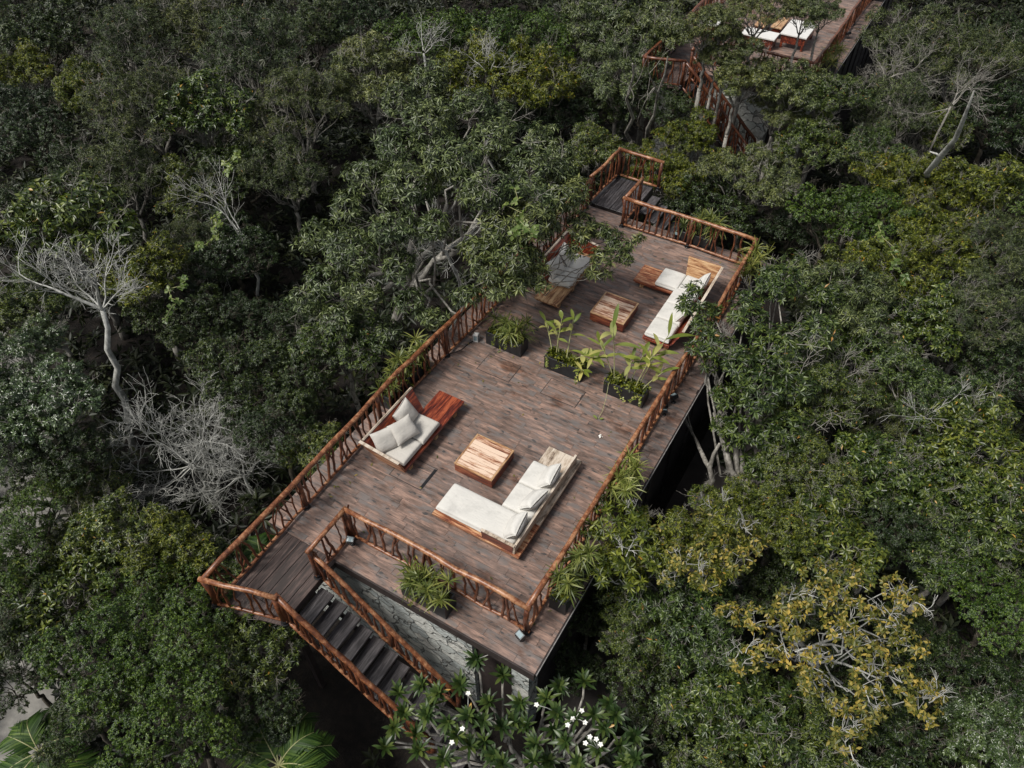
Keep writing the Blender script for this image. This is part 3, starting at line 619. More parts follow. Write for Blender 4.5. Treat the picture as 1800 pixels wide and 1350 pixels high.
PT = {'BARE_FORK': (-12.52, 1.42, 1.2), 'BARE_BASE': (-13.02, 0.62, -3.6), 'BARE_TOP': (-11.23, 1.65, 3.6), 'BARE_L': (-13.3, 0.56, 2.6), 'THICK': (-9.67, 0.36, -1.4), 'THICK2': (-9.0, 0.94, -1.6), 'SNAG0': (3.53, 18.84, 1.2), 'SNAG1': (3.48, 14.53, 5.0), 'TW_A': (-6.17, 6.85, 1.3), 'TW_B': (-14.17, 7.07, -0.5), 'TR1': (-6.72, 19.78, -2.0), 'TR1T': (-5.01, 13.91, 2.5), 'TR2T': (-4.72, 14.63, 2.6), 'PALM_BL': (-6.93, -6.02, -1.5), 'PALM_B': (-3.0, -3.84, -1.6), 'PALM_L': (-6.61, -0.51, -2.4), 'SHR': (-7.14, -0.77, -2.6), 'RBASE': (1.23, 6.48, -3.5), 'RB2': (1.45, 6.25, -0.3), 'GB': (4.58, 1.72, -0.6), 'GB2': (4.6, 2.05, 0.8), 'GTR': (-0.48, 26.4, 1.5), 'TW_C': (0.87, 24.93, 2.0), 'TW_D': (3.18, 23.21, 2.0), 'TW_E': (-13.51, 17.22, 2.2), 'TW_F': (-12.04, 17.52, 2.0), 'TW_G': (2.74, 8.22, 1.2), 'TW_H': (5.53, 8.25, 1.6), 'FTR': (-4.89, 23.09, -2.0), 'FTR2': (-3.81, 20.95, 1.5)}
VINES = [('pale heart-leaved vine hanging in the dark hollow left of the big olive tree', (-12.97, 3.94, 0.2), 1), ('heart-leaved vine draped over the upper left crowns', (-14.2, 7.86, 1.6), 2), ("heart-leaved vine near the big olive tree's right lobe", (-4.19, 6.72, 4.3), 3), ("heart-leaved vine among the vivid green crowns behind the deck's far right corner", (2.69, 13.43, 1.7), 4), ('heart-leaved vine by the fallen grey branches at left', (-13.81, 6.3, 0.6), 5)]
# ------------------------------------------------------------ terrain and setting
def build_ground():
    n = 60; xs = np.linspace(-90, 60, n); ys = np.linspace(-40, 130, n)
    X, Y = np.meshgrid(xs, ys); v = np.stack([X.ravel(), Y.ravel(), np.full(X.size, GROUND)], 1)
    rg = np.random.default_rng(3); v[:, 2] += rg.normal(size=len(v))*.05
    i = np.arange(n-1)[:, None]*n + np.arange(n-1)[None]; i = i.ravel()
    f = np.stack([i, i+1, i+n+1, i+n], 1)
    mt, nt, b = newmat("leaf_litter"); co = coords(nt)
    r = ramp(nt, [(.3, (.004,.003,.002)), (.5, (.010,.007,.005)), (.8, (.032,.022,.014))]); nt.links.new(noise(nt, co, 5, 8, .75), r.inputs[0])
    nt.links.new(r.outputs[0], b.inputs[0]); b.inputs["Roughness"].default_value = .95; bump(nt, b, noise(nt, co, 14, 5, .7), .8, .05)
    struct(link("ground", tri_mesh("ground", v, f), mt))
    # sandy path curling past the left side
    P = [(-26, 3.5), (-21, 1.4), (-18, .3), (-15.6, -.5), (-14.0, -1.9), (-12.6, -3.3), (-10.4, -4.9), (-8.2, -6.1), (-6, -8.5), (-4, -13)]
    mt, nt, b = newmat("pale_path"); co = coords(nt)
    r = ramp(nt, [(.35, (.15,.145,.135)), (.65, (.26,.25,.225))]); nt.links.new(noise(nt, co, 3, 6, .65), r.inputs[0])
    nt.links.new(r.outputs[0], b.inputs[0]); b.inputs["Roughness"].default_value = .9
    mb = MB(); vs = []; fs = []
    Pv = [Vector((a, c, 0)) for a, c in P]
    for i, p in enumerate(Pv):
        t = (Pv[min(i+1, len(Pv)-1)]-Pv[max(i-1, 0)]).normalized(); s = Vector((t.y, -t.x, 0))
        w = .85 + .2*math.sin(i*2.1)
        vs += [p+s*w+Vector((0,0,GROUND+.22)), p-s*w+Vector((0,0,GROUND+.22)), p+s*(w+.5)+Vector((0,0,GROUND-.2)), p-s*(w+.5)+Vector((0,0,GROUND-.2))]
    for i in range(len(P)-1):
        a = i*4; fs += [(a, a+4, a+5, a+1), (a, a+2, a+6, a+4), (a+1, a+5, a+7, a+3)]
    mb.add(vs, fs, True); struct(mb.obj("path", mt))
    # undergrowth: far too much to count
    rg = np.random.default_rng(21)
    n = 42000; p = np.stack([rg.uniform(-48, 16, n), rg.uniform(-9, 50, n), np.zeros(n)], 1)
    hgt = 1.1*np.sin(p[:, 0]*.9+np.sin(p[:, 1]*.7)*2)*np.cos(p[:, 1]*.8+1)+.9
    p[:, 2] = GROUND + rg.uniform(.1, 1, n)**.5*np.clip(hgt, .6, 2.2)
    def inside(x0, x1, y0, y1): return (p[:, 0] > x0) & (p[:, 0] < x1) & (p[:, 1] > y0) & (p[:, 1] < y1)
    bad = inside(-6.2, 1.2, -2.6, 15.5) | inside(-8.2, -.2, 19.5, 42) | inside(-5.2, -2.2, -5.5, -2)
    for a, c in zip(Pv[:-1], Pv[1:]):
        for t in np.linspace(0, 1, 5):
            q = a.lerp(c, t); bad |= np.hypot(p[:, 0]-q.x, p[:, 1]-q.y) < .8
    p = p[~bad]; nn = unit(rg.normal(size=p.shape)*.4+np.array([0, 0, 1]))
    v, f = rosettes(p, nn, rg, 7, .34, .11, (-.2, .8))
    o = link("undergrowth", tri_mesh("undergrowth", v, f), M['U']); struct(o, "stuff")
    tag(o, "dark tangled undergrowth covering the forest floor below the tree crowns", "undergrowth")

# ------------------------------------------------------------ decks, stairs, railings
def planks(mb, x0, x1, y0, y1, z, w=.155, ln=1.22, rg=None, along='x', th=.02):
    rg = rg or random.Random(1)
    if along == 'x':
        y = y0
        while y < y1-.02:
            ye = min(y+w, y1); x = x0 - rg.uniform(0, ln)
            while x < x1:
                a = max(x, x0); e = min(x+ln, x1)
                if e-a > .03:
                    dz = rg.uniform(-.0015, .0015)
                    mb.box(a+.002, e-.002, y+.0018, ye-.0018, z-th, z+dz, .0025)
                x += ln
            y = ye
    else:
        x = x0
        while x < x1-.02:
            xe = min(x+w, x1); mb.box(x+.005, xe-.005, y0, y1, z-th, z+rg.uniform(-.002, .002), .004); x = xe
STEP_N, RUN, RISE = 13, .272, .238
def build_deck(off, label, length, seed, part2=False):
    ox, oy, oz = off; rg = random.Random(seed)
    t = thing("raised_deck", label, "deck", (ox, oy, oz))
    L = length
    mb = MB(); planks(mb, -5.75, .5, -.6, L, 0, rg=rg); mb.obj("deck_boards", M['tile'], t)
    mb = MB()
    mb.box(-5.74, .49, -.59, L-.01, -.16, -.022)
    mb.obj("deck_slab", M['fascia'], t)
    mb = MB(); mb.box(-4.03, .503, -.635, -.602, -.24, -.004, .004); mb.obj("front_fascia", M['fascia'], t)
    mb = MB(); mb.box(.502, .53, -.6, L, -.13, -.006, .004); mb.obj("side_fascia", M['fascia'], t)
    mb = MB(); mb.box(.531, .545, -.6, L, -.05, .002, .003); mb.obj("edge_trim", M['trim'], t)
    # landing at the front left, boards laid lengthwise
    mb = MB(); mb.slab([(-5.36, -2.56, -.044), (-3.96, -2.16, -.044), (-3.96, -1.99, -.044), (-5.36, -1.99, -.044)], (0, 0, .034))
    planks(mb, -5.32, -3.98, -1.98, -.605, -.004, .225, along='y', rg=rg, th=.04); mb.obj("landing_boards", M['landing'], t)
    mb = MB(); mb.box(-5.3, -4.0, -1.96, -.62, -.22, -.046); mb.box(-5.2, -5.08, -1.9, -1.78, GROUND-oz-.2, -.22)
    mb.box(-4.2, -4.08, -1.9, -1.78, GROUND-oz-.2, -.22); mb.obj("landing_frame", M['fascia'], t)
    g = GROUND-oz-.1
    # walls of the room underneath
    mb = MB(); mb.box(-5.3, -.95, -.45, -.2, g, -.161); mb.obj("stone_wall", M['stone'], t)
    mb = MB(); mb.box(-.06, .31, -.46, -.1, g, -.161); mb.obj("stone_pillar", M['stone'], t)
    mb = MB(); mb.box(.14, .30, -.099, 2.3, g, -.161); mb.obj("dark_wood_wall", M['tread'], t)
    mb = MB(); mb.box(.12, .26, 2.301, L-.6, g, -.161)
    for k in range(int((L-3)/1.4)): mb.box(.26, .32, 2.5+k*1.4, 2.6+k*1.4, g, -.161)
    mb.obj("dark_wood_wall", M['tread'], t)
    k = 0
    while k*1.2 < L-1.2:
        mb = MB(); y_ = .1+k*1.2; mb.slab([(.33, y_, -.161), (.49, y_, -.161), (.49, y_, -.24), (.33, y_, -.36)], (0, .09, 0)); mb.obj("bracket", M['landing'], t); k += 1
    mb = MB(); mb.box(-5.3, -5.1, -.199, L-.6, g, -.161); mb.obj("stone_wall", M['stone'], t)
    mb = MB(); mb.box(-.949, -.061, -.33, -.28, g, -.162); mb.obj("doorway", M['fascia'], t)
    return t
def build_hatches(t):
    for i, (x0, x1, y0, y1) in enumerate(((-4.4, -3.52, 5.25, 5.83), (-2.68, -1.78, 5.33, 5.87), (-4.32, -3.52, 1.62, 2.24))):
        mb = MB(); rg = random.Random(i+4)
        mb.box(x0-.016, x1+.016, y0-.016, y1+.016, -.01, .0032)
        h = mb.obj("floor_hatch", M['fascia'], t)
        mb = MB(); planks(mb, x0, x1, y0, y1, .0075, .145, .9, rg, th=.006); mb.obj("hatch_boards", M['tile'], h)
        if i == 2:
            mb = MB(); mb.box(x1-.045, x1+.02, y0+.05, y1-.02, .006, .0125); mb.obj("drain_slot", M['metal'], h)
def build_stairs(off, label):
    ox, oy, oz = off
    t = thing("staircase", label, "staircase", (ox, oy, oz)); rg = random.Random(int(oy)+2)
    for i in range(1, STEP_N+1):
        mb = MB(); x = -4.0 + (i-1)*RUN + .03; z = -i*RISE
        mb.box(x, x+.31+rg.uniform(-.01, .01), -1.95+rg.uniform(-.02,.02), -1.10+rg.uniform(-.02,.02), z-.05, z, .006)
        mb.obj("tread", M['tread'], t)
    e = STEP_N
    for y in (-1.84, -1.22):
        mb = MB(); a = (-4.0, y, -.28); bq = (-4.0+e*RUN, y, -.28-e*RISE)
        mb.slab([a, bq, (bq[0], y, bq[2]-.22), (a[0], y, a[2]-.22)], (0, .05, 0)); mb.obj("stringer", M['fascia'], t)
    return t
def railing(label, pts, off=(0, 0, 0), h=.95, seed=1, spacing=.2, posts=None, zb=.09, group=None, rmat='rail', r=.054, shoe=True, fork=.6, bmat='baluster'):
    """pts: floor line; rustic rail of crooked branches"""
    rg = random.Random(seed); o0 = Vector(off)
    P = [Vector(p) for p in pts]; base = P[0].copy()
    t = thing("branch_railing", label, "railing", tuple(o0+base), 0, group)
    P = [p-base for p in P]
    def log(name, z, rad, mat, jit):
        mb = MB(); line = []; rs = []
        for a, b in zip(P[:-1], P[1:]):
            n = max(2, int((b-a).length/.42))
            for i in range(n):
                q = a.lerp(b, i/n); j = jit if 0 < i else jit*.3
                line.append(q+Vector((rg.gauss(0, j), rg.gauss(0, j), z+rg.gauss(0, j)))); rs.append(rad*rg.uniform(.86, 1.14))
        line.append(P[-1]+Vector((0, 0, z))); rs.append(rad)
        d0 = (line[1]-line[0]).normalized(); d1 = (line[-1]-line[-2]).normalized()
        line[0] -= d0*.06; line[-1] += d1*.06
        mb.tube(line, rs, 8); return mb.obj(name, mat, t)
    log("top_rail", h, r, M[rmat], .011)
    log("bottom_rail", zb, r*.68, M[rmat], .008)
    # posts
    plist = posts if posts is not None else [0.0, 1.0]
    segs = list(zip(P[:-1], P[1:])); Ls = [(b-a).length for a, b in segs]; tot = sum(Ls)
    def at(s):
        for (a, b), l in zip(segs, Ls):
            if s <= l or (a, b) == segs[-1]: return a.lerp(b, min(1, s/l)), (b-a).normalized()
            s -= l
    for f in plist:
        q, d = at(f*tot); mb = MB()
        mb.tube([q+Vector((0, 0, .03)), q+Vector((rg.gauss(0,.015), rg.gauss(0,.015), h*.5)), q+Vector((0, 0, h-.01))], [r*1.05, r*.95, r], 8)
        po = mb.obj("post", M[bmat], t)
        if shoe:
            mb = MB(); mb.tube([q+Vector((0,0,.001)), q+Vector((0,0,.02))], .085, 12); mb.tube([q+Vector((0,0,.02)), q+Vector((0,0,.11))], .062, 10)
            mb.obj("post_shoe", M['metal'], po)
    s = spacing*.6; k = 0
    while s < tot-spacing*.4 and k < 98:
        q, d = at(s); lean = rg.gauss(0, .075)
        a = q + Vector((0, 0, zb)); b = q + d*lean + Vector((0, 0, h))
        n = 6; pts_ = []; sd = Vector((-d.y, d.x, 0)); kx = 0.0; ky = 0.0
        for i in range(n+1):
            u = i/n; pts_.append(a.lerp(b, u)+d*kx*math.sin(u*math.pi)**.5+sd*ky)
            kx += rg.gauss(0, .022); ky = max(-.02, min(.02, ky+rg.gauss(0, .01)))
        rr = rg.uniform(.017, .033); mb = MB()
        mb.tube(pts_, [rr*1.1, rr, rr*1.1, rr*.95, rr, rr*.85, rr*.9], 6, False)
        if rg.random() < fork:
            j = rg.choice((2, 3)); e = q + d*(lean+rg.choice((-1, 1))*rg.uniform(.11, .20)) + Vector((0, 0, h if rg.random() < .75 else zb))
            mid = pts_[j].lerp(e, .5)+sd*rg.gauss(0, .01)+d*rg.gauss(0, .015)
            mb.tube([pts_[j], mid, e], [rr*.8, rr*.7, rr*.62], 5, False)
        mb.obj("baluster", M[bmat], t); s += spacing*rg.uniform(.75, 1.25); k += 1
    return t
def deck_railings(off, tag_, long_, L, seed):
    rm = 'baluster' if long_ else 'rail'  # far rails take the darker brown wood, their shade included in the colour
    sl = RISE/RUN
    nb = [i/4 for i in range(5)]
    railing(f"{tag_} deck's left-hand branch railing along the forest side", [(-5.3, -2.42, 0), (-5.3, .2, 0), (-5.36, 3.5, 0), (-5.2, 6.8, 0), (-5.15, L-.2, 0)], off, seed=seed, spacing=.19 if not long_ else .178, posts=[.0, .165, .34, .51, .68, .85, 1.0], zb=.08, rmat=rm)
    railing(f"{tag_} deck's short branch railing closing the outer end of the stair landing", [(-5.3, -2.48, 0), (-3.95, -2.09, 0)], off, seed=seed+1, rmat=rm, h=.95, posts=[0, 1], fork=.2)
    railing(f"{tag_} deck's branch handrail on the outer side of the stairs", [(-3.93, -2.05, 0), (-3.93+RUN*11.2, -2.05, -RISE*11.2)], off, seed=seed+2, rmat=rm, h=.92, posts=[0, .5, 1], zb=.04, spacing=.17, shoe=False)
    railing(f"{tag_} deck's branch handrail on the inner side of the stairs beside the stone wall", [(-4.02, -1.0, -.10), (-4.02+RUN*11.2, -1.0, -.10-RISE*11.2)], off, seed=seed+3, rmat=rm, h=.80, posts=[0, .5, 1], zb=.04, spacing=.17, shoe=False)
    railing(f"{tag_} deck's short branch railing between the landing and the front corner", [(-4.05, -1.05, 0), (-4.05, -.02, 0)], off, seed=seed+4, rmat=rm, posts=[0, 1], fork=.6)
    railing(f"{tag_} deck's front branch railing facing the stairs", [(-3.99, 0, 0), (-2.0, .03, 0), (0, 0, 0)], off, seed=seed+5, rmat=rm, posts=[0.0, 1.0], fork=.6)
    railing(f"{tag_} deck's long right-hand branch railing above the dark drop", [(0, .07, 0), (.02, 3, 0), (0, 6.3, 0), (.06, 9.5, 0), (0, 12.25, 0)], off, seed=seed+6, rmat=rm, posts=[.27, .52, .76], fork=.45)
    railing(f"{tag_} deck's back branch railing at the far end", [(-3.85, 12.32, 0), (-2.0, 12.36, 0), (-.02, 12.3, 0)], off, seed=seed+7, rmat=rm, posts=[0, .53, 1], fork=.35)
def build_back_walkway(off):
    ox, oy, oz = off
    t = thing("rear_walkway", "wet boarded walkway with tree shade in its dark colour, leaving the main deck at its far left corner", "walkway", (ox-4.5, oy+13.0, oz-.0))
    mb = MB(); planks(mb, -.75, .62, 0, 1.75, -.03, .225, along='y', rg=random.Random(5), th=.04); mb.obj("walkway_boards", M['tread'], t)  # darker tread wood: wet boards, plus the tree's shade put into the colour
    mb = MB(); mb.box(-.74, .61, .01, 1.74, -.3, -.072); mb.obj("walkway_frame", M['fascia'], t)
    for x in (-.66, .5):
        mb = MB(); mb.box(x, x+.12, 1.5, 1.62, GROUND-oz-.1, -.3); mb.obj("support_post", M['fascia'], t)
    railing("main deck's left branch railing of the far walkway", [(-5.2, 12.9, 0), (-5.1, 14.65, 0)], off, seed=51, posts=[0, 1])
    railing("main deck's branch railing across the far end of the walkway", [(-5.1, 14.7, 0), (-3.7, 14.65, 0)], off, seed=52, posts=[0, 1])
    railing("main deck's short inner branch railing of the far walkway", [(-3.85, 12.45, 0), (-3.85, 13.5, 0)], off, seed=53, posts=[1])
    t2 = thing("rear_steps", "shadowed wooden steps dropping away behind the far walkway", "steps", (ox-3.85, oy+13.6, oz))
    for i in range(1, 8):
        mb = MB(); mb.box((i-1)*.27, i*.27+.02, 0, 1.0, -i*.23-.05, -i*.23, .005); mb.obj("tread", M['tread'], t2)

# ------------------------------------------------------------ cushions and furniture
def cushion_mesh(name, w, d, h, kind="seat", seed=0, n=14):
    """rounded upholstery: seat = boxy block, pillow = pinched corners; centred, thickness along z"""
    rg = np.random.default_rng(seed)
    u = np.linspace(-1, 1, n); U, V = np.meshgrid(u, u); V2 = V
    ph = rg.uniform(0, 6, 6)
    if kind == "seat":
        e = 10.0
        prof = (1-np.abs(U)**e)**(1/5.0)*(1-np.abs(V)**e)**(1/5.0)
        X = U*w/2; Y = V*d/2
        u1 = np.tanh(u*2.6)/np.tanh(2.6); U, V = np.meshgrid(u1, u1); X = U*w/2; Y = V*d/2
        prof = (1-np.abs(U)**14)**.35*(1-np.abs(V)**14)**.35
        wr = .03*np.sin(U*3+ph[0])*np.cos(V*4+ph[1])+.025*(1-U**2)*(1-V**2)
        top = h*(.5*prof+wr*.9*prof+.0); bot = -h*.5*prof
    else:
        u1 = np.tanh(u*1.6)/np.tanh(1.6); U, V = np.meshgrid(u1, u1)
        pinch = 1-.09*(1-np.abs(U)**2)*np.abs(V)**3; pinch2 = 1-.09*(1-np.abs(V)**2)*np.abs(U)**3
        X = U*w/2*pinch2; Y = V*d/2*pinch
        prof = ((1-np.abs(U)**3.2)*(1-np.abs(V)**3.2))**.5
        crease = .10*np.sin(U*7+V*3+ph[0])*np.abs(U*V)+.05*np.sin(U*4-V*6+ph[1])*(1-prof)
        top = h*(.5*prof+crease*.6*prof+.02); bot = -h*(.5*prof+crease*.4*prof)
    vt = np.stack([X, Y, top], -1).reshape(-1, 3); vb = np.stack([X, Y, bot], -1).reshape(-1, 3)
    i = (np.arange(n-1)[:, None]*n+np.arange(n-1)[None]).ravel()
    ft = np.stack([i, i+1, i+n+1, i+n], 1); fb = ft[:, ::-1]+n*n
    # stitch the rim
    rim = [j for j in range(n)] + [k*n+n-1 for k in range(1, n)] + [n*n-1-j for j in range(1, n)] + [k*n for k in range(n-2, 0, -1)]
    m_ = len(rim); fr = np.array([(rim[a], rim[a]+n*n, rim[(a+1) % m_]+n*n, rim[(a+1) % m_]) for a in range(m_)])
    me = tri_mesh(name, np.concatenate([vt, vb]), np.concatenate([ft, fb, fr[:, ::-1]]), True)
    return me
def cushion(parent, name, c, size, rot=(0, 0, 0), kind="seat", mat='cloth', seed=0):
    o = link(name, cushion_mesh(name, *size, kind=kind, seed=seed, n=26), M[mat], parent)
    o.location = c; o.rotation_euler = rot
    return o
def leg_block(mb, x, y, z=.16, s=.05): mb.box(x-s, x+s, y-s, y+s, 0, z)
def board_top(name, x0, x1, y0, y1, z0, z1, n, along, mat, parent, gap=.0015):
    mb = MB()
    for i in range(n):
        if along == 'y':
            a = x0+(x1-x0)*i/n; b = x0+(x1-x0)*(i+1)/n; mb.box(a+gap, b-gap, y0, y1, z0, z1, .004)
        else:
            a = y0+(y1-y0)*i/n; b = y0+(y1-y0)*(i+1)/n; mb.box(x0, x1, a+gap, b-gap, z0, z1, .004)
    return mb.obj(name, M[mat], parent)
def backed_sofa(label, x, y0, y1, mir, cush, tmat, bmat):
    """long sofa against the left rail: seat board along y, raking back board, one raking end arm"""
    s = 1 if not mir else -1
    ya = y0 if not mir else y1           # end with the arm
    t = thing("wooden_sofa", label, "sofa", (x, ya, 0))
    Y = lambda v: s*v
    LN = y1-y0
    def bx(mb, xa, xb, ya_, yb_, za, zb, b=.004): mb.box(xa, xb, min(Y(ya_), Y(yb_)), max(Y(ya_), Y(yb_)), za, zb, b)
    W = .68
    yy = sorted((Y(0), Y(LN)))
    board_top("seat_board", -W, 0, yy[0], yy[1], .24, .30, 4, 'y', tmat, t)
    mb = MB(); bx(mb, -W+.03, -.03, .04, LN-.04, .18, .239); mb.obj("seat_rail", M[bmat], t)
    for (a, b) in ((-.12, .3), (-.12, LN-.28), (-W+.1, .3), (-W+.1, LN-.28), (-.12, LN*.55)):
        mb = MB(); mb.box(a-.05, a+.05, Y(b)-.05, Y(b)+.05, 0, .18); mb.obj("leg", M['tan'], t)
    # back board leaning outwards
    mb = MB(); yb = .70*LN
    mb.slab([(-W, Y(0), .28), (-W-.36, Y(-.02), .74), (-W-.36, Y(yb+.1), .74), (-W, Y(yb), .28)], (.045, 0, .03)); bo = mb.obj("backrest", M[bmat], t)
    mb = MB(); mb.slab([(-W-.365, Y(-.03), .745), (-W-.365, Y(yb+.105), .745), (-W-.315, Y(yb+.105), .785), (-W-.315, Y(-.03), .785)], (.02, 0, -.025)); mb.obj("back_cap", M['fade'], bo)
    mb = MB(); mb.slab([(-W, Y(0), .24), (.0, Y(0), .24), (-.06, Y(-.10), .60), (-W-.36, Y(-.12), .74)], (0, Y(.045), 0)); ar = mb.obj("armrest", M[bmat] if mir else M['redtan'], t)
    mb = MB(); mb.slab([(-.055, Y(-.11), .602), (-W-.37, Y(-.13), .743), (-W-.37, Y(-.06), .743), (-.055, Y(-.045), .602)], (0, 0, .014)); mb.obj("arm_cap", M['fade'], ar)
    for c in cush: cushion(t, c[0], c[1], c[2], c[3], c[4], c[5], c[6])
    return t
def coffee_table(label, x, y, w=.96, seed=0):
    t = thing("coffee_table", label, "coffee table", (x, y, 0)); h = w/2
    mb = MB(); n = 7
    rg = random.Random(seed)
    for i in range(n):
        a = -h+.045+(w-.09)*i/n; b = -h+.045+(w-.09)*(i+1)/n
        mb.box(-h+.045, h-.045, a+.0045, b-.0045, .29, .332+rg.uniform(0, .003), .004)
    mb.obj("tabletop", M['table'], t)
    for a in ((-h, -h+.044, -h, h, .33), (h-.044, h, -h, h, .33)):
        mb = MB(); mb.box(*a[:4], .30, a[4], .004); mb.obj("breadboard_edge", M['tan'], t)
    for a in ((-h+.045, h-.045, -h, -h+.044), (-h+.045, h-.045, h-.044, h)):
        mb = MB(); mb.box(*a, .30, .331, .004); mb.obj("end_border", M['tan_x'], t)
    for nm, a in (("side_panel", (-h+.01, h-.01, -h+.01, -h+.04)), ("side_panel", (-h+.01, h-.01, h-.04, h-.01)),
                  ("side_panel", (-h+.01, -h+.04, -h+.041, h-.041)), ("side_panel", (h-.04, h-.01, -h+.041, h-.041))):
        mb = MB(); mb.box(*a, .07, .30); mb.obj(nm, M['rose_x'] if a[1]-a[0] > .5 else M['rose'], t)
    for a in (-1, 1):
        for b in (-1, 1):
            mb = MB(); mb.box(a*(h-.1)-.04, a*(h-.1)+.04, b*(h-.1)-.04, b*(h-.1)+.04, 0, .08); mb.obj("leg", M['rose'], t)
    return t
def corner_sofa_front():
    """L-shaped: chaise across the front, seat along the right side"""
    t = thing("corner_sofa", "L-shaped wooden corner sofa with long ivory chaise cushion nearest the front railing", "sofa", (-.9, 1.15, 0))
    board_top("chaise_base", -1.98, -.001, 0, .84, .16, .22, 4, 'x', 'redtan', t)
    board_top("seat_base", -.76, .05, .842, 2.72, .16, .222, 4, 'y', 'fade', t)
    for n_, a in (("apron", (-1.95, .03, .03, .07)), ("apron", (-1.95, -.8, .77, .81))):
        mb = MB(); mb.box(*a, .10, .159); mb.obj(n_, M['rose_x'], t)
    mb = MB(); mb.box(-.02, .03, .08, 2.68, .10, .159); mb.obj("apron", M['rose'], t)
    mb = MB(); mb.box(.0, .05, 0, .84, .16, .221, .004); mb.obj("corner_strip", M['redtan'], t)
    for x, y in ((-1.75, .15), (-1.75, .68), (-.05, .12), (-.05, 1.4), (-.05, 2.5), (-.65, 2.5), (-.65, 1.2)):
        mb = MB(); mb.box(x-.05, x+.05, y-.05, y+.05, 0, .10 if (x, y) != (0, 0) else .1); mb.obj("leg", M['rose'], t)
    mb = MB(); mb.slab([(-.10, .02, .223), (-.10, 2.66, .223), (-.08, 2.6, .50), (-.08, .02, .50)], (.045, 0, 0)); bk = mb.obj("backrest", M['fade'], t)
    mb = MB(); mb.slab([(-.79, .02, .223), (-.10, .02, .223), (-.08, .0, .50), (-.80, .0, .50)], (0, .045, 0)); mb.obj("armrest", M['rose_x'], t)
    mb = MB(); mb.box(-.81, -.05, -.008, .055, .502, .525, .004); mb.obj("arm_cap", M['fade'], t)
    cushion(t, "chaise_cushion", (-1.04, .435, .315), (1.80, .70, .19), kind="seat", seed=1)
    cushion(t, "seat_cushion", (-.46, 1.125, .315), (.70, .655, .19), kind="seat", seed=2)
    cushion(t, "seat_cushion", (-.46, 1.79, .315), (.70, .655, .19), kind="seat", seed=3)
    for i, (y, dr) in enumerate(((.42, .04), (1.13, -.05), (1.80, .03))):
        cushion(t, "back_pillow", (-.27, y, .52), (.58, .46, .25), (R(50)+dr, dr, R(-90)+dr*3), "pillow", 'cloth', 5+i)
    return t
def corner_sofa_back():
    t = thing("corner_sofa", "L-shaped wooden corner sofa near the back railing partly under a drooping leafy branch", "sofa", (-.62, 8.05, 0))
    board_top("chaise_base", -1.82, -.701, 1.93, 2.66, .18, .25, 4, 'x', 'rose_x', t)
    board_top("seat_base", -.70, .0, .0, 2.66, .18, .251, 4, 'y', 'rose', t)
    mb = MB(); mb.box(-1.80, -1.22, 1.95, 2.64, .2515, .262, .003); mb.obj("side_tabletop", M['redtan'], t)
    mb = MB(); mb.box(-1.78, -.05, 1.97, 2.01, .12, .179); mb.obj("apron", M['rose_x'], t)
    mb = MB(); mb.box(-.68, -.64, .05, 1.96, .12, .179); mb.obj("apron", M['rose'], t)
    for x, y in ((-1.6, 2.05), (-1.6, 2.5), (-.6, .15), (-.1, .15), (-.1, 2.5), (-.6, 1.3)):
        mb = MB(); mb.box(x-.05, x+.05, y-.05, y+.05, 0, .12); mb.obj("leg", M['tan'], t)
    mb = MB(); mb.slab([(.0, .05, .25), (.0, 2.66, .25), (.19, 2.85, .80), (.19, .25, .62)], (.045, 0, 0)); bk = mb.obj("backrest", M['rose'], t)
    mb = MB(); mb.slab([(.18, .24, .622), (.18, 2.86, .802), (.245, 2.86, .802), (.245, .24, .622)], (0, 0, .018)); mb.obj("back_cap", M['fade'], bk)
    mb = MB(); mb.slab([(-.64, 2.66, .25), (.0, 2.66, .25), (.19, 2.86, .80), (-.72, 2.86, .80)], (0, .045, 0)); mb.obj("end_panel", M['tan_x'], t)
    cushion(t, "chaise_cushion", (-.91, 2.28, .345), (.62, .68, .18), seed=11)
    cushion(t, "seat_cushion", (-.33, 2.28, .345), (.54, .68, .18), seed=12)
    for i, y in enumerate((.34, 1.01, 1.66)): cushion(t, "seat_cushion", (-.35, y, .345), (.64, .645, .18), seed=13+i)
    for i, y in enumerate((1.02, 1.62, 2.24)):
        cushion(t, "back_pillow", (-.09, y, .57), (.62, .48, .22), (R(58), 0, R(-90)+(.1, -.08, .05)[i]), "pillow", 'cloth', 20+i)
    return t

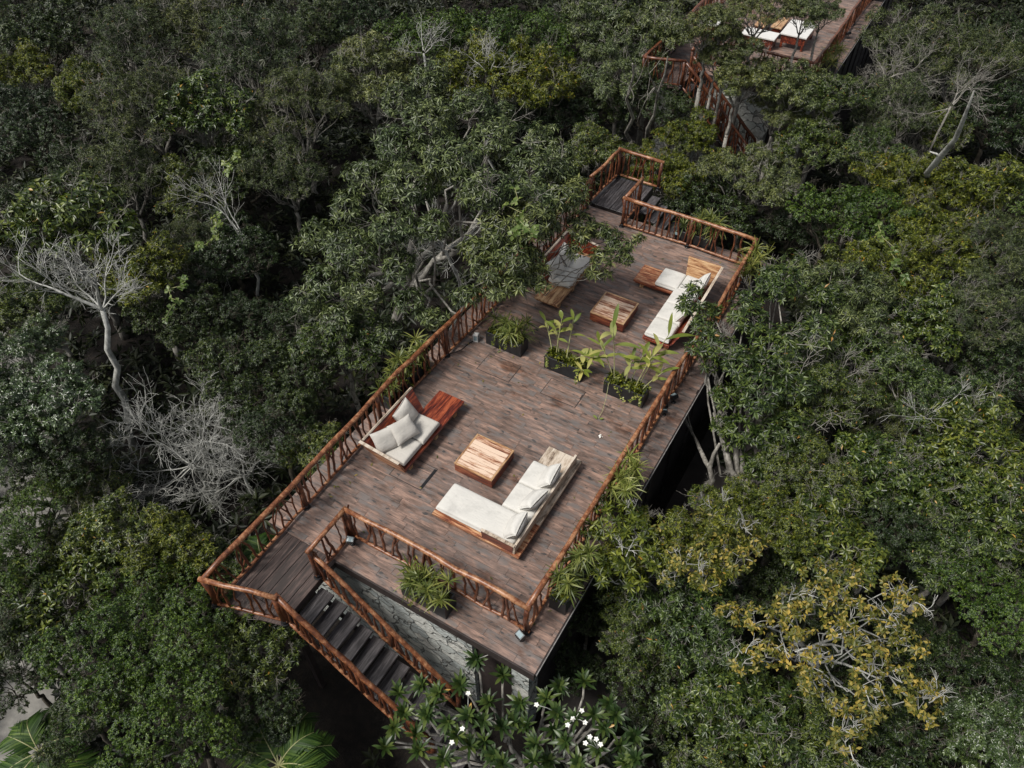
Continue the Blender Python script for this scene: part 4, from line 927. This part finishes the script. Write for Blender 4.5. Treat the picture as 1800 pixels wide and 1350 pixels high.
# ------------------------------------------------------------ planters and lamps
def planter_box(t, w, d, h=.40):
    mb = MB(); th = .03; a, b = w/2, d/2
    mb.box(-a, a, -b, -b+th, 0, h, .004); mb.box(-a, a, b-th, b, 0, h, .004)
    mb.box(-a, -a+th, -b+th, b-th, 0, h-.001, .004); mb.box(a-th, a, -b+th, b-th, 0, h-.001, .004)
    mb.box(-a+.001, a-.001, -b+.001, b-.001, .0, .03); mb.obj("planter_box", M['black'], t)
    mb = MB(); mb.box(-a+th, a-th, -b+th, b-th, .03, h-.05); mb.obj("soil", M['soil'], t)
def fan_foliage(rng, heads, L=.30, W=.026, k=15, stem=True):
    """heads: list of (x,y,z, tiltx, tilty) crowns of narrow radiating blades"""
    base = []; d = []; n = []; Ls = []
    for (x, y, z, ax, ay) in heads:
        A = unit(np.array([ax, ay, 1.0])); e1 = unit(np.cross(A, [0.3, 1, 0])); e2 = np.cross(A, e1)
        for j in range(k):
            th = j*2.39996+rng.uniform(0, .4); t = rng.uniform(.0, 1.0) if j < k*.8 else rng.uniform(1., 1.4)
            rad = e1*math.cos(th)+e2*math.sin(th); dd = rad*math.cos(t)+A*math.sin(t)
            base.append((x, y, z)); d.append(dd); n.append(A*math.cos(t)-rad*math.sin(t)); Ls.append(L*rng.uniform(.75, 1.2))
    m_ = len(base)
    return blades(np.array(base), np.array(d), np.array(n), np.array(Ls), np.full(m_, W)*rng.uniform(.8, 1.2, m_), rng.uniform(.15, .5, m_), 4, [.5, 1, .8, .15])
def spiky_planter(label, x, y, heads, rz=0, w=1.0, d=.36, L=.34, mat='fan_dark', z=0, box=True, seed=3, group=None, vines=True, h=.4, name="planter"):
    rng = np.random.default_rng(seed)
    t = thing(name, label, "planter", (x, y, z), rz, group)
    if box: planter_box(t, w, d, h)
    hs = []
    for i in range(heads):
        hs.append((rng.uniform(-w*.5, w*.5), rng.uniform(-d*.6, d*.6), rng.uniform(.45, .95), rng.normal()*.35, rng.normal()*.35))
    for h in hs:
        mb = MB(); mb.tube([(h[0]*.7, h[1]*.5, .3), (h[0]*.9, h[1]*.8, h[2]*.6+.1), h[:3]], [.011, .010, .008], 5, False); mb.obj("stem", M['stem'], t)
    v, f = fan_foliage(rng, hs, L, .030, 17); link("foliage", tri_mesh("fans", v, f), M[mat], t)
    if vines:
        P = np.stack([rng.uniform(-w*.47, w*.47, 150), rng.uniform(-d*.5, d*.5, 150), rng.uniform(.33, .46, 150)], 1)
        v, f = rosettes(P, unit(rng.normal(size=P.shape)*.5+[0, 0, 1]), rng, 5, .075, .045, (-.6, .5)); link("creeper", tri_mesh("creeper", v, f), M['Y'], t)
        drops = []
        for i in range(3):
            a = np.array([rng.uniform(-w*.45, w*.45), -d*.55, .38]); q = a+np.array([rng.normal()*.06, -.10, -rng.uniform(.12, .34)])
            drops += list(a+(q-a)*np.linspace(0, 1, 7)[:, None])
        drops = np.array(drops); v, f = rosettes(drops, unit(rng.normal(size=drops.shape)*.4+[0, -1, .4]), rng, 3, .06, .04, (-.3, .6)); link("trailing_vine", tri_mesh("vine", v, f), M['Y'], t)
    return t
def broadleaf_planter(label, x, y, stems, seed):
    """stems: (x, y, lean_x, lean_y, height, [leaf list])"""
    rng = np.random.default_rng(seed); t = thing("planter", label, "planter", (x, y, 0)); planter_box(t, 1.0, .36)
    for (sx, sy, lx, ly, h, nl, LL, LW) in stems:
        p0 = np.array([sx, sy, .33]); p1 = p0+np.array([lx, ly, h]); mid = (p0+p1)/2+np.array([lx*-.12, ly*-.12, h*.06])
        tt = np.linspace(0, 1, 8)[:, None]; line = (1-tt)**2*p0+2*tt*(1-tt)*mid+tt**2*p1
        mb = MB(); mb.tube(line, list(np.linspace(.016, .008, 8)), 6, False); so = mb.obj("stem", M['stem'], t)
        B = []; Dd = []; Nn = []; Ls = []; Ws = []; Dr = []
        for j in range(nl):
            u = .55+.45*(j+1)/nl; i0 = min(6, int(u*7)); b = line[i0]+(line[i0+1]-line[i0])*(u*7-i0 if i0 < 7 else 1)
            az = j*2.4+rng.uniform(-.4, .4); el = rng.uniform(.15, .9) if j < nl-1 else 1.25
            ax = unit(np.array([lx, ly, h*1.0])); hd = np.array([math.cos(az), math.sin(az), 0]); dd = unit(hd*math.cos(el)+ax*math.sin(el))
            nn = unit(np.array([0, 0, 1.0])-dd*dd[2]*.99+rng.normal(size=3)*.12); nn = unit(nn-dd*nn.dot(dd))
            B.append(b); Dd.append(dd); Nn.append(nn); Ls.append(LL*rng.uniform(.7, 1.15)); Ws.append(LW*rng.uniform(.8, 1.2)); Dr.append(rng.uniform(.1, .45))
        v, f = blades(np.array(B), np.array(Dd), np.array(Nn), np.array(Ls), np.array(Ws), np.array(Dr), 7, [.15, .75, 1, .95, .7, .05])
        link("leaf_spray", tri_mesh("leaf_spray", v, f, True), M['ginger'], so)
    P = np.stack([rng.uniform(-.5, .5, 130), rng.uniform(-.16, .17, 130), rng.uniform(.32, .48, 130)], 1)
    v, f = rosettes(P, unit(rng.normal(size=P.shape)*.6+[0, 0, 1]), rng, 5, .095, .05, (-.6, .6)); link("creeper", tri_mesh("creeper", v, f), M['Y'], t)
    drops = []
    for i in range(3):
        a = np.array([rng.uniform(-.5, .5), -.19, .37]); q = a+np.array([rng.normal()*.09, -.08, -rng.uniform(.1, .35)]); drops += list(a+(q-a)*np.linspace(0, 1, 7)[:, None])
    drops = np.array(drops); v, f = rosettes(drops, unit(rng.normal(size=drops.shape)*.4+[0, -1, .4]), rng, 3, .06, .04, (-.3, .6)); link("trailing_vine", tri_mesh("vine", v, f), M['ginger'], t)
    return t
def spotlight(label, x, y, rz, z=0, s=1.0):
    t = thing("spotlight", label, "spotlight", (x, y, z), rz); 
    mb = MB(); mb.tube([(0, 0, 0), (0, 0, .02)], .05*s, 10); mb.tube([(0, 0, .02), (0, 0, .12*s)], .014, 6); mb.obj("stand", M['metal'], t)
    mb = MB(); mb.box(-.075*s, .075*s, -.055*s, .055*s, .0, .09*s, .01); hd = mb.obj("housing", M['metal'], t)
    hd.location = (0, 0, .13*s); hd.rotation_euler = (R(-25), 0, 0)
    mb = MB(); mb.box(-.052*s, .052*s, -.038*s, .038*s, .0905*s, .0935*s); mb.obj("lens", M['lens'], hd)
    mb = MB()
    for k in range(5): mb.box(-.06*s+k*.027*s, -.055*s+k*.027*s, .056*s, .075*s, .01, .08*s)
    mb.obj("cooling_fin", M['metal'], hd)
    return t
# ------------------------------------------------------------ assembly: structure
build_ground()
dk = build_deck((0, 0, 0), "main raised deck of weathered brown planks with stone-walled room below", 12.8, 3)
build_hatches(dk)
build_stairs((0, 0, 0), "open wooden staircase of dark worn treads running down along the main deck's front stone wall")
deck_railings((0, 0, 0), "main", False, 12.8, 100)
build_back_walkway((0, 0, 0))
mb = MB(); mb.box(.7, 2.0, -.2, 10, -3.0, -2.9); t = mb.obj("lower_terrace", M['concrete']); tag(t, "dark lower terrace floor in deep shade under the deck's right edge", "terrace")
D2 = (-1.4, 22.4, .5)
build_deck(D2, "far raised deck half hidden by trees at the top of the picture", 16, 9)
build_stairs(D2, "far deck's staircase seen between trees with dark handrails")
deck_railings(D2, "far", True, 16, 200)

# ------------------------------------------------------------ furniture
backed_sofa("red hardwood sofa with raking back and three loose pillows beside the left railing", -3.93, 1.68, 3.98, False, [
    ("seat_cushion", (-.37, .40, .385), (.62, .66, .16), (0, 0, 0), "seat", 'cloth_b', 31),
    ("seat_cushion", (-.36, 1.07, .385), (.62, .66, .16), (0, 0, .02), "seat", 'cloth_b', 32),
    ("back_pillow", (-.66, .30, .64), (.60, .52, .24), (R(54), 0, R(64)), "pillow", 'cloth_b', 33),
    ("back_pillow", (-.70, 1.06, .66), (.60, .52, .24), (R(56), 0, R(98)), "pillow", 'cloth_b', 34),
    ("scatter_pillow", (-.46, .66, .70), (.60, .50, .24), (R(40), R(4), R(74)), "pillow", 'cloth_b', 35)], 'rose', 'rose')
backed_sofa("tan hardwood sofa with one end table, half covered by the big olive tree", -3.66, 7.96, 10.3, True, [
    ("seat_cushion", (-.34, -1.31, .39), (.62, .66, .18), (0, 0, 0), "seat", 'cloth', 41),
    ("seat_cushion", (-.34, -.64, .39), (.62, .64, .18), (0, 0, 0), "seat", 'cloth', 42),
    ("back_pillow", (-.60, -1.38, .66), (.54, .48, .24), (R(60), 0, R(78)), "pillow", 'cloth', 43),
    ("back_pillow", (-.60, -.78, .66), (.54, .48, .24), (R(58), 0, R(104)), "pillow", 'cloth', 44)], 'tan', 'rose')
coffee_table("square streaked wooden coffee table in front of the L-shaped sofa with the long chaise cushion", -2.68, 2.84, .94, 1)
coffee_table("square streaked wooden coffee table at the far end beyond the planters", -2.35, 8.6, .94, 2)
corner_sofa_front(); corner_sofa_back()

# ------------------------------------------------------------ planters
spiky_planter("black planter of spiky fan leaves, leftmost of the three dividing the deck", -4.18, 6.29, 17, seed=5, L=.36, vines=True)
broadleaf_planter("black planter with two tall gingers, middle of the three dividing the deck", -2.52, 6.28, [
    (-.28, 0, -.02, .25, 1.0, 5, .38, .13), (-.22, .05, -.18, .1, .75, 6, .36, 0.089), (.0, .0, -.12, .5, .85, 5, .36, 0.089), (.12, 0, .35, .1, .35, 6, .36, .13), (.3, .05, .5, .0, .5, 8, .38, 0.096), (.35, -.08, .25, -.2, .2, 6, .34, 0.089), (-.4, .05, -.35, .25, .7, 5, .32, 0.081)], 7)
broadleaf_planter("black planter with long pale upright leaves, rightmost of the three dividing the deck", -.93, 6.26, [
    (-.32, 0, -.28, .25, 1.35, 4, .62, .13), (-.36, .05, -.5, .15, .8, 6, .46, 0.089), (-.05, .0, .0, .25, .65, 7, .48, 0.096), (.05, .05, .1, .3, .75, 7, .5, 0.104), (.2, .0, .2, .35, .95, 8, .5, 0.104), (.35, .0, .35, .3, .55, 6, .45, 0.096), (.25, .1, .3, .6, 1.3, 5, .7, 0.104)], 9)
spiky_planter("black planter of spiky fan leaves standing outside the front railing above the stairs", -1.92, -.36, 18, seed=8, L=.34, mat='fan_dark')
spiky_planter("black planter of yellowish fan leaves outside the right railing, level with the front coffee table", .27, 3.55, 16, rz=R(90), seed=9, L=.36, mat='fan', d=.34, vines=False)
spiky_planter("black planter of fan leaves outside the right railing near the deck's front corner", .27, 1.15, 12, rz=R(90), seed=10, L=.34, mat='fan_dark', d=.34)
spiky_planter("black planter of long green leaves behind the back railing", -1.6, 12.56, 13, seed=12, L=.42, mat='fan_dark', d=.3, vines=False)
spiky_planter("black planter of long arching leaves outside the far right corner of the railing", .25, 11.6, 11, rz=R(90), seed=13, L=.5, mat='fan_dark', d=.3, vines=False)
spiky_planter("black planter of fan leaves outside the left railing behind the red sofa", -5.55, 3.9, 15, rz=R(90), seed=14, L=.34, mat='fan_dark', d=.32, w=1.6)
spiky_planter("spiky planter outside the far deck's right railing", D2[0]+.28, D2[1]+1.5, 12, rz=R(90), seed=15, L=.42, z=D2[2], mat='fan_dark', vines=False)

# ------------------------------------------------------------ lamps and small things
spotlight("black spotlight at the corner where the landing railing meets the front railing", -3.93, -.14, R(200), s=1.15)
spotlight("black spotlight at the foot of the front right corner post", -.02, -.16, R(160), s=1.2)
spotlight("black spotlight outside the right railing, level with the rightmost planter", .13, 6.62, R(60), s=1.1)
spotlight("small black spotlight outside the right railing, a step nearer than its twin", .10, 6.15, R(30), s=.75)
spotlight("spotlight behind the back railing left of its middle post", -2.25, 12.52, R(180), s=1.1)
spotlight("spotlight outside the far deck's right railing", D2[0]+.14, D2[1]+5.0, R(60), z=D2[2], s=1.1)
t = thing("lantern", "grey box lantern standing by the left railing next to the leftmost planter", "lantern", (-4.95, 6.08, 0), R(12))
mb = MB(); mb.box(-.07, .07, -.07, .07, .0, .03, .004); mb.box(-.065, .065, -.065, .065, .19, .22, .006)
for a in (-1, 1):
    for b in (-1, 1): mb.box(a*.055-.01, a*.055+.01, b*.055-.01, b*.055+.01, .03, .19)
mb.obj("housing", M['grey'], t)
mb = MB(); mb.box(-.05, .05, -.05, .05, .031, .189); mb.obj("glass", M['lens'], t)
mb = MB(); mb.box(-.035, .035, -.025, .025, .2205, .226); mb.obj("cap", M['white'], t)
mb = MB(); mb.tube([(-4.99, 6.02, .02), (-5.05, 5.85, .012), (-5.08, 5.6, .012), (-5.16, 5.45, .012), (-5.3, 5.3, .012)], .010, 6); tag(mb.obj("cable", M['cable']), "black cable trailing from the grey lantern under the left railing", "cable")
# fallen leaf curl and petals on the boards
rg_ = np.random.default_rng(4)
v, f = blades(np.array([[-1.17, 5.25, .03], [-1.12, 5.27, .03]]), unit(np.array([[-1, .3, .3], [.8, .5, .35]])), unit(np.array([[.2, -.2, 1.0], [-.2, -.2, 1.0]])), np.array([.13, .1]), np.array([.06, .05]), np.array([.1, .1]), 5)
tag(link("fallen_leaf", tri_mesh("fallen_leaf", v, f), M['ginger']), "curled pale fallen leaf on the boards in front of the rightmost planter", "leaf")
v, f = rosettes(np.array([[-.88, 4.85, .012]]), np.array([[0, 0, 1.0]]), rg_, 4, .07, .05, (-.05, .1)); tag(link("fallen_flower", tri_mesh("fallen_flower", v, f), M['petal']), "pale fallen blossom on bare boards right of centre", "flower")
# vine hanging from the rightmost planter to the leaf on the boards
mb = MB(); mb.tube([(-1.3, 6.2, .45), (-1.28, 6.0, .42), (-1.22, 5.8, .2), (-1.16, 5.5, .05), (-1.15, 5.28, .03)], .006, 5); tag(mb.obj("dry_stalk", M['stem']), "thin dry stalk hanging from the rightmost planter down to the curled leaf", "stalk")

# far deck furniture
def picnic_table(label, x, y, w, d, h, z, top, group=None, legm='rose'):
    t = thing("outdoor_table", label, "table", (x, y, z), 0, group)
    mb = MB(); mb.box(-w/2, w/2, -d/2, d/2, h-.05, h, .006); mb.obj("tabletop", M[top], t)
    mb = MB(); mb.box(-w/2+.05, w/2-.05, -d/2+.05, -d/2+.09, h-.35, h-.051); mb.box(w/2-.09, w/2-.05, -d/2+.091, d/2-.05, h-.35, h-.051); mb.obj("apron", M[legm], t)
    for a in (-1, 1):
        for b in (-1, 1):
            mb = MB(); mb.box(a*(w/2-.1)-.04, a*(w/2-.1)+.04, b*(d/2-.1)-.04, b*(d/2-.1)+.04, 0, h-.051); mb.obj("leg", M[legm], t)
    return t
zf = D2[2]
picnic_table("white-topped table with deep red sides on the far deck", -2.9, 26.0, 1.0, 1.5, .55, zf, 'white')
picnic_table("low white-topped bench table on the far deck, left of the red-sided one", -4.1, 25.1, 1.3, .7, .45, zf, 'white')
picnic_table("narrow tan bench on the far deck, left one of a pair", -4.35, 26.3, .42, 1.1, .45, zf, 'tan')
picnic_table("narrow tan bench on the far deck, right one of a pair", -3.75, 26.45, .42, 1.1, .45, zf, 'tan')
picnic_table("white table with a red end board near the far deck's left railing", -6.1, 25.2, .9, 1.3, .6, zf, 'white')
t = thing("planter", "empty black planter on the far deck's outer edge at the top of the picture", "planter", (D2[0]+.3, 32.2, zf), R(90)); planter_box(t, .9, .36)

# ------------------------------------------------------------ forest
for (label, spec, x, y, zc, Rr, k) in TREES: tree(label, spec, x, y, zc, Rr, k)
hero("broad_olive_tree", "huge grey-olive tree left of the deck's middle, the largest crown in view", "tree", 'O', (-9.5, 7.5, GROUND), CL['OLIVE_MAIN'], 1, .15, 8, 1.25)
hero("broad_olive_tree", "olive tree arching over the left railing and covering the far left sofa", "tree", 'O', (-6.9, 9.2, GROUND), CL['OLIVE_DECK'], 2, .07, 8, 1.4, ff=.10, tw=.0)
b0 = PT['RBASE']
hero("leaning_tree", "leafy tree with forked grey trunks right of the deck, one branch over the corner sofa", "tree", 'M', (b0[0], b0[1], GROUND), CL['RIGHT_LEAN'], 3, .13, 6, 1.25, lean=.5)
b0 = CL['GOLD'][10]
hero("golden_tree", "golden-leaved tree with open pale branches at lower right", "tree", 'G', (4.6, 4.5, GROUND), CL['GOLD'], 4, .055, 9, 1.05, 'bark_pale', .0)
hero("golden_tree", "smaller mustard-leaved tree between the deck's right corner and the golden tree", "tree", 'G', (3.2, 5.2, GROUND), CL['GOLD2'], 5, .05, 5, 1.0, 'bark_pale', .0)
hero("young_tree", "thin pale-leaved young tree brushing the right railing by the front sofa", "tree", 'Y', (1.9, 2.6, GROUND), CL['PALE_FRONT'], 6, .07, 4, 1.0, 'bark_pale')

# frangipani
def frangipani():
    rng = np.random.default_rng(8); base = np.array([1.0, -1.6, GROUND]); H_ = np.array(FRANGI)
    t = thing("frangipani", "frangipani with big paddle-leaf rosettes and white blossoms at the bottom centre", "tree", tuple(base))
    mb = MB(); fork = np.array([.9, -1.5, -2.4]); 
    w = wiggle(base, fork, rng, 5, .04); mb.tube(w-base, [.11, .1, .095, .09, .085], 8)
    order = np.argsort(np.arctan2(H_[:, 1]-fork[1], H_[:, 0]-fork[0]))
    for g in np.array_split(order, 7):
        e = fork+(H_[g].mean(0)-fork)*.5; e[2] = -1.9; w = wiggle(fork, e, rng, 5, .08); mb.tube(w-base, [.06, .055, .05, .045, .04], 7)
        for i in g:
            q = H_[i]-np.array([0, 0, .06]); w2 = wiggle(e, q, rng, 6, .08, -.06); mb.tube(w2-base, [.036, .031, .028, .026, .024, .022], 6)
    mb.obj("trunk", M['bark'], t)
    B = []; Dd = []; Nn = []; Ls = []; Ws = []
    for h in H_:
        A = unit(np.array([rng.normal()*.25, rng.normal()*.25-.1, 1.0])); e1 = unit(np.cross(A, [.2, 1, 0])); e2 = np.cross(A, e1); k = rng.integers(16, 24)
        for j in range(k):
            th = j*2.39996; tl = 1.1-1.15*(j/k)**.8*1.0 + rng.normal()*.08; tl = .12+ (1-j/k)*1.0
            rad = e1*math.cos(th)+e2*math.sin(th); B.append(h-A*.05*(j/k)); Dd.append(rad*math.cos(tl)+A*math.sin(tl)); Nn.append(A*math.cos(tl)-rad*math.sin(tl)); Ls.append(rng.uniform(.22, .34)*(.75+.25*j/k)); Ws.append(rng.uniform(.05, .07))
    m_ = len(B)
    v, f = blades(np.array(B)-base, unit(np.array(Dd)), unit(np.array(Nn)), np.array(Ls), np.array(Ws), rng.uniform(.05, .3, m_), 6, [.2, .55, .85, 1, .95, .6, .08])
    link("crown", tri_mesh("frangipani_crown", v, f, True), M['frangi'], t)
    for p_ in FLOWERS[:13]:
        p_ = np.array(p_)-base; B = np.repeat([p_], 5, 0); th = np.arange(5)*1.2566+rng.uniform(0, 1)
        d = unit(np.stack([np.cos(th), np.sin(th), np.full(5, .35)], 1)); n = unit(np.stack([-.35*np.cos(th), -.35*np.sin(th), np.ones(5)], 1))
        v, f = blades(B, d, n, np.full(5, .050), np.full(5, .036), np.full(5, .2), 4, [.3, .8, 1, .8, .3]); fo = link("blossom", tri_mesh("blossom", v, f, True), M['petal'], t)
        near = H_[np.argmin(np.linalg.norm(H_-base-p_, axis=1))]-base
        mb = MB(); mb.tube([near, (near+p_)/2+np.array([0, 0, .05]), p_], [.008, .006, .005], 5); mb.obj("flower_stalk", M['bark_pale'], fo)
frangipani()

# palms
def palm(label, base, crown_z, nf, L, seed, leafL=.42, name="palm_tree"):
    rng = np.random.default_rng(seed); t = thing(name, label, "palm", base); hz = crown_z-base[2]
    mb = MB(); mb.tube([(0, 0, 0), (.05, .02, hz*.5), (0, 0, hz)], [.11, .09, .08], 8); mb.obj("trunk", M['bark_dark'], t)
    for i in range(nf):
        az = i*2.39996; el = rng.uniform(.25, 1.1); mb = MB()
        h = np.array([math.cos(az), math.sin(az), 0]); n_ = 15; line = []
        for j in range(n_+1):
            u = j/n_; line.append(np.array([0, 0, hz])+h*L*u*math.cos(el*.8)+np.array([0, 0, 1.0])*(L*u*math.sin(el)-L*.75*u*u))
        mb.tube(line, list(np.linspace(.016, .005, n_+1)), 5, False); ro = mb.obj("frond", M['stem'], t)
        B = []; Dd = []; Nn = []; Ls = []
        for j in range(2, n_):
            for q_ in (0, .5):
                a = line[j]+(line[j+1]-line[j])*q_; tg = unit(line[j+1]-line[j]); sd = unit(np.cross(tg, [0, 0, 1.0])); nn = np.cross(sd, tg)
                for s_ in (-1, 1):
                    B.append(a); Dd.append(unit(sd*s_*.8+tg*.65+nn*.12)); Nn.append(nn); Ls.append(leafL*math.sin(math.pi*(.12+.8*j/n_))**.6)
        m_ = len(B); v, f = blades(np.array(B), np.array(Dd), unit(np.array(Nn)-np.array(Dd)*(np.array(Nn)*np.array(Dd)).sum(-1, keepdims=True)), np.array(Ls), np.full(m_, .040), rng.uniform(.1, .45, m_), 4, [.5, 1, .8, .1])
        link("leaflets", tri_mesh("leaflets", v, f), M['palm'], ro)
    return t
q = PT['PALM_BL']; palm("feather palm in the bottom left corner beside the sandy patch", (q[0]-.3, q[1]+.1, GROUND), q[2]-.5, 10, 1.05, 3)
q = PT['PALM_B']; palm("feather palm rising at the bottom edge left of the staircase foot", (q[0], q[1], GROUND), q[2], 12, 1.2, 4)
q = PT['PALM_L']; palm("small fan palm seen through the left railing beside the landing", (q[0]-.2, q[1], GROUND), q[2], 12, .8, 5, .3)

# bare trees and twigs
def bare(label, base, segs, seed, mat='bark_pale', name="bare_tree", cat="bare tree"):
    """segs: (start, direction, length, radius, depth, spread, curl)"""
    rng = np.random.default_rng(seed); t = thing(name, label, cat, base); b = np.array(base)
    for i, (s, d, l, r, dep, sp, cu, kids, nm) in enumerate(segs):
        mb = MB(); bare_geo(rng, np.array(s)-b, d, l, r, dep, mb, sp, kids, cu, .05); mb.obj(nm, M[mat], t)
    return t
def V3(n): return np.array(PT[n])
b = V3('BARE_BASE'); fk = V3('BARE_FORK'); rng = np.random.default_rng(2)
t = thing("bare_tree", "leafless white-barked tree at left with wide spreading branches", "bare tree", tuple(b))
mb = MB(); w = wiggle(b, fk, rng, 9, .035); mb.tube(w-b, list(np.linspace(.11, .06, 9)), 8); mb.obj("trunk", M['bark_pale'], t)
for tgt, l, r_ in ((V3('BARE_TOP'), 1.0, .042), (V3('BARE_L'), 1.1, .045), (fk+[-1.7, .5, .9], .85, .03), (fk+[-.7, 1.3, 1.3], .8, .026), (fk+[.7, .9, 1.0], .6, .022)):
    mb = MB(); bare_geo(rng, fk-b, np.array(tgt)-fk, l, r_, 4, mb, .5, (2, 3), .12, .05); mb.obj("branch", M['bark_pale'], t)
def thicket(label, c, rad, n, seed, mat='bark_pale', z0=None, depth=3, l=.9, r=.014):
    rng = np.random.default_rng(seed); c = np.array(c); base = np.array([c[0], c[1], GROUND if z0 is None else z0]); t = thing("bare_shrub", label, "bare shrub", tuple(base))
    mb = MB(); mb.tube(wiggle([0, 0, 0], c-base-[0, 0, .4], rng, 6, .06), [.06, .055, .05, .045, .04, .035], 6); mb.obj("trunk", M[mat], t)
    for i in range(n):
        d = unit(rng.normal(size=3)+[0, 0, .35]); mb = MB(); bare_geo(rng, c-base-np.array([0, 0, .4])+d*.1, d, l*rad, r*1.6, depth, mb, .55, (2, 3), .16, .02); mb.obj("branch", M[mat], t)
thicket("dense tangle of bare grey twigs left of the staircase landing", V3('THICK'), 1.0, 16, 5, depth=4)
thicket("second bare twiggy shrub between the grey tangle and the left railing", V3('THICK2')+[.5, -.1, 0], .8, 9, 6, depth=4)
thicket("fallen bare grey branches in the dark hollow left of centre", V3('TW_B'), 1.3, 5, 7, depth=3)
thicket("bare white twigs hanging under the big olive tree beside the deck", V3('TW_A')+[-.3, .3, .6], .7, 8, 8, depth=3)
thicket("pale forked branches rising right of the far deck, left pair", V3('TW_C')+[0, -1.5, -.7], .85, 5, 9, 'bark', depth=4, r=.013)
thicket("pale forked branches rising right of the far deck, right pair", V3('TW_D')+[0, -.5, -.7], .85, 5, 10, 'bark', depth=4, r=.013)
thicket("white dead twigs poking from the bright green crown on the top edge", V3('TW_E')+[0, -1, -.3], .6, 6, 11, depth=3, r=.014)
thicket("white dead twigs above the drooping yellow-olive crowns at the top", V3('TW_F')+[1, -1, -.4], .6, 6, 12, depth=3, r=.014)
thicket("pale bare branches reaching out of the crowns right of the leaning grey trunks", V3('TW_G')+[0, 0, -.4], .7, 4, 13, 'bark', depth=3, r=.014)
thicket("pale upright twigs standing out of the paired crowns in the right forest", V3('TW_H')+[0, 0, -.75], .6, 5, 14, depth=3, r=.011)
# broken snag
s0 = V3('SNAG0'); s1 = V3('SNAG1'); base = s0+(s0-s1)*.75; base[2] = GROUND; t = thing("snag", "broken white dead trunk leaning in the upper right forest", "dead tree", tuple(base))
mb = MB(); w = wiggle(base, s1, np.random.default_rng(5), 10, .02); mb.tube(w-base, [.12, .115, .11, .105, .10, .085, .09, .065, .05, .015], 8); mb.obj("trunk", M['bark_pale'], t)
mb = MB(); k = w[6]-base; mb.tube([k, k+[-.12, -.1, .12], k+[-.3, -.15, .16]], [.04, .03, .015], 6); mb.obj("broken_branch", M['bark_pale'], t)
# slim trunks
def slim(label, a, c, r, seed, mat='bark', fork=True):
    a = np.array(a, float); c = np.array(c, float); a[2] = GROUND; rng = np.random.default_rng(seed); t = thing("slim_tree", label, "tree", tuple(a))
    mb = MB(); w = wiggle(a, c, rng, 9, .035); mb.tube(w-a, list(np.linspace(r, r*.22, 9)), 8); mb.obj("trunk", M[mat], t)
    if fork:
        mb = MB(); bare_geo(rng, w[6]-a, c-a+rng.normal(size=3)*1.5, 1.0, r*.45, 3, mb, .5, (1, 2), .1, .05); mb.obj("branch", M[mat], t)
slim("slim grey trunk behind the far walkway, left of a pair", V3('TR1')+[-.1, .3, 0], V3('TR1T')+[-.3, 1.5, .8], .10, 1)
slim("slim grey trunk behind the far walkway, right of a pair", V3('TR1')+[.3, .3, 0], V3('TR2T')+[.2, 1.5, .8], .09, 2)
slim("pale spotted trunk crossing in front of the far deck's left end", V3('FTR'), V3('FTR2'), .12, 3, 'bark_pale')
slim("stout curving grey trunk close against the deck's right side", V3('RBASE')+[.1, -.2, 0], V3('RB2'), .14, 4)
slim("grey trunk leaning right beside the curving trunk at the deck's right side", V3('RBASE')+[.5, -.3, 0], V3('RB2')+[2.0, .9, .3], .11, 5)
SC.view_layers[0].update()

def vine(label, P0, n, seed):
    rng = np.random.default_rng(seed); P0 = np.array(P0); t = thing("climbing_vine", label, "vine", tuple(P0)); pts = [np.zeros(3)]
    for i in range(n): pts.append(pts[-1]+rng.normal(size=3)*[.11, .11, .04]+[.05, -.06, -.02])
    mb = MB(); mb.tube(pts, .008, 4, False); mb.obj("stem", M['stem'], t)
    Q = np.array(pts); v, f = rosettes(Q, unit(rng.normal(size=Q.shape)*.4+[.1, -.4, 1]), rng, 4, .125, .11, (-.3, .4)); link("leaves", tri_mesh("leaves", v, f), M['V'], t)
for lab, px, s in VINES: vine(lab, px, 16, s)

rg_ = np.random.default_rng(12); n_ = 110
P = np.stack([rg_.uniform(-5.1, .4, n_), rg_.uniform(.1, 12.2, n_), np.full(n_, .008)], 1); e_ = rg_.uniform(size=n_) < .55; P[e_, 0] = np.where(rg_.uniform(size=e_.sum()) < .5, rg_.normal(-5.0, .12, e_.sum()), rg_.normal(-.1, .15, e_.sum()))
th = rg_.uniform(0, 6.28, n_); d = np.stack([np.cos(th), np.sin(th), np.full(n_, .05)], 1)
v, f = leaf_tris(P, unit(d), np.tile([[0, 0, 1.0]], (n_, 1)), rg_.uniform(.05, .11, n_), rg_.uniform(.02, .04, n_), .15, -.03)
o = link("leaf_litter", tri_mesh("leaf_litter", v, f), M['G']); struct(o, "stuff"); tag(o, "tiny dry leaves scattered over the deck boards and along the railings", "leaf litter")
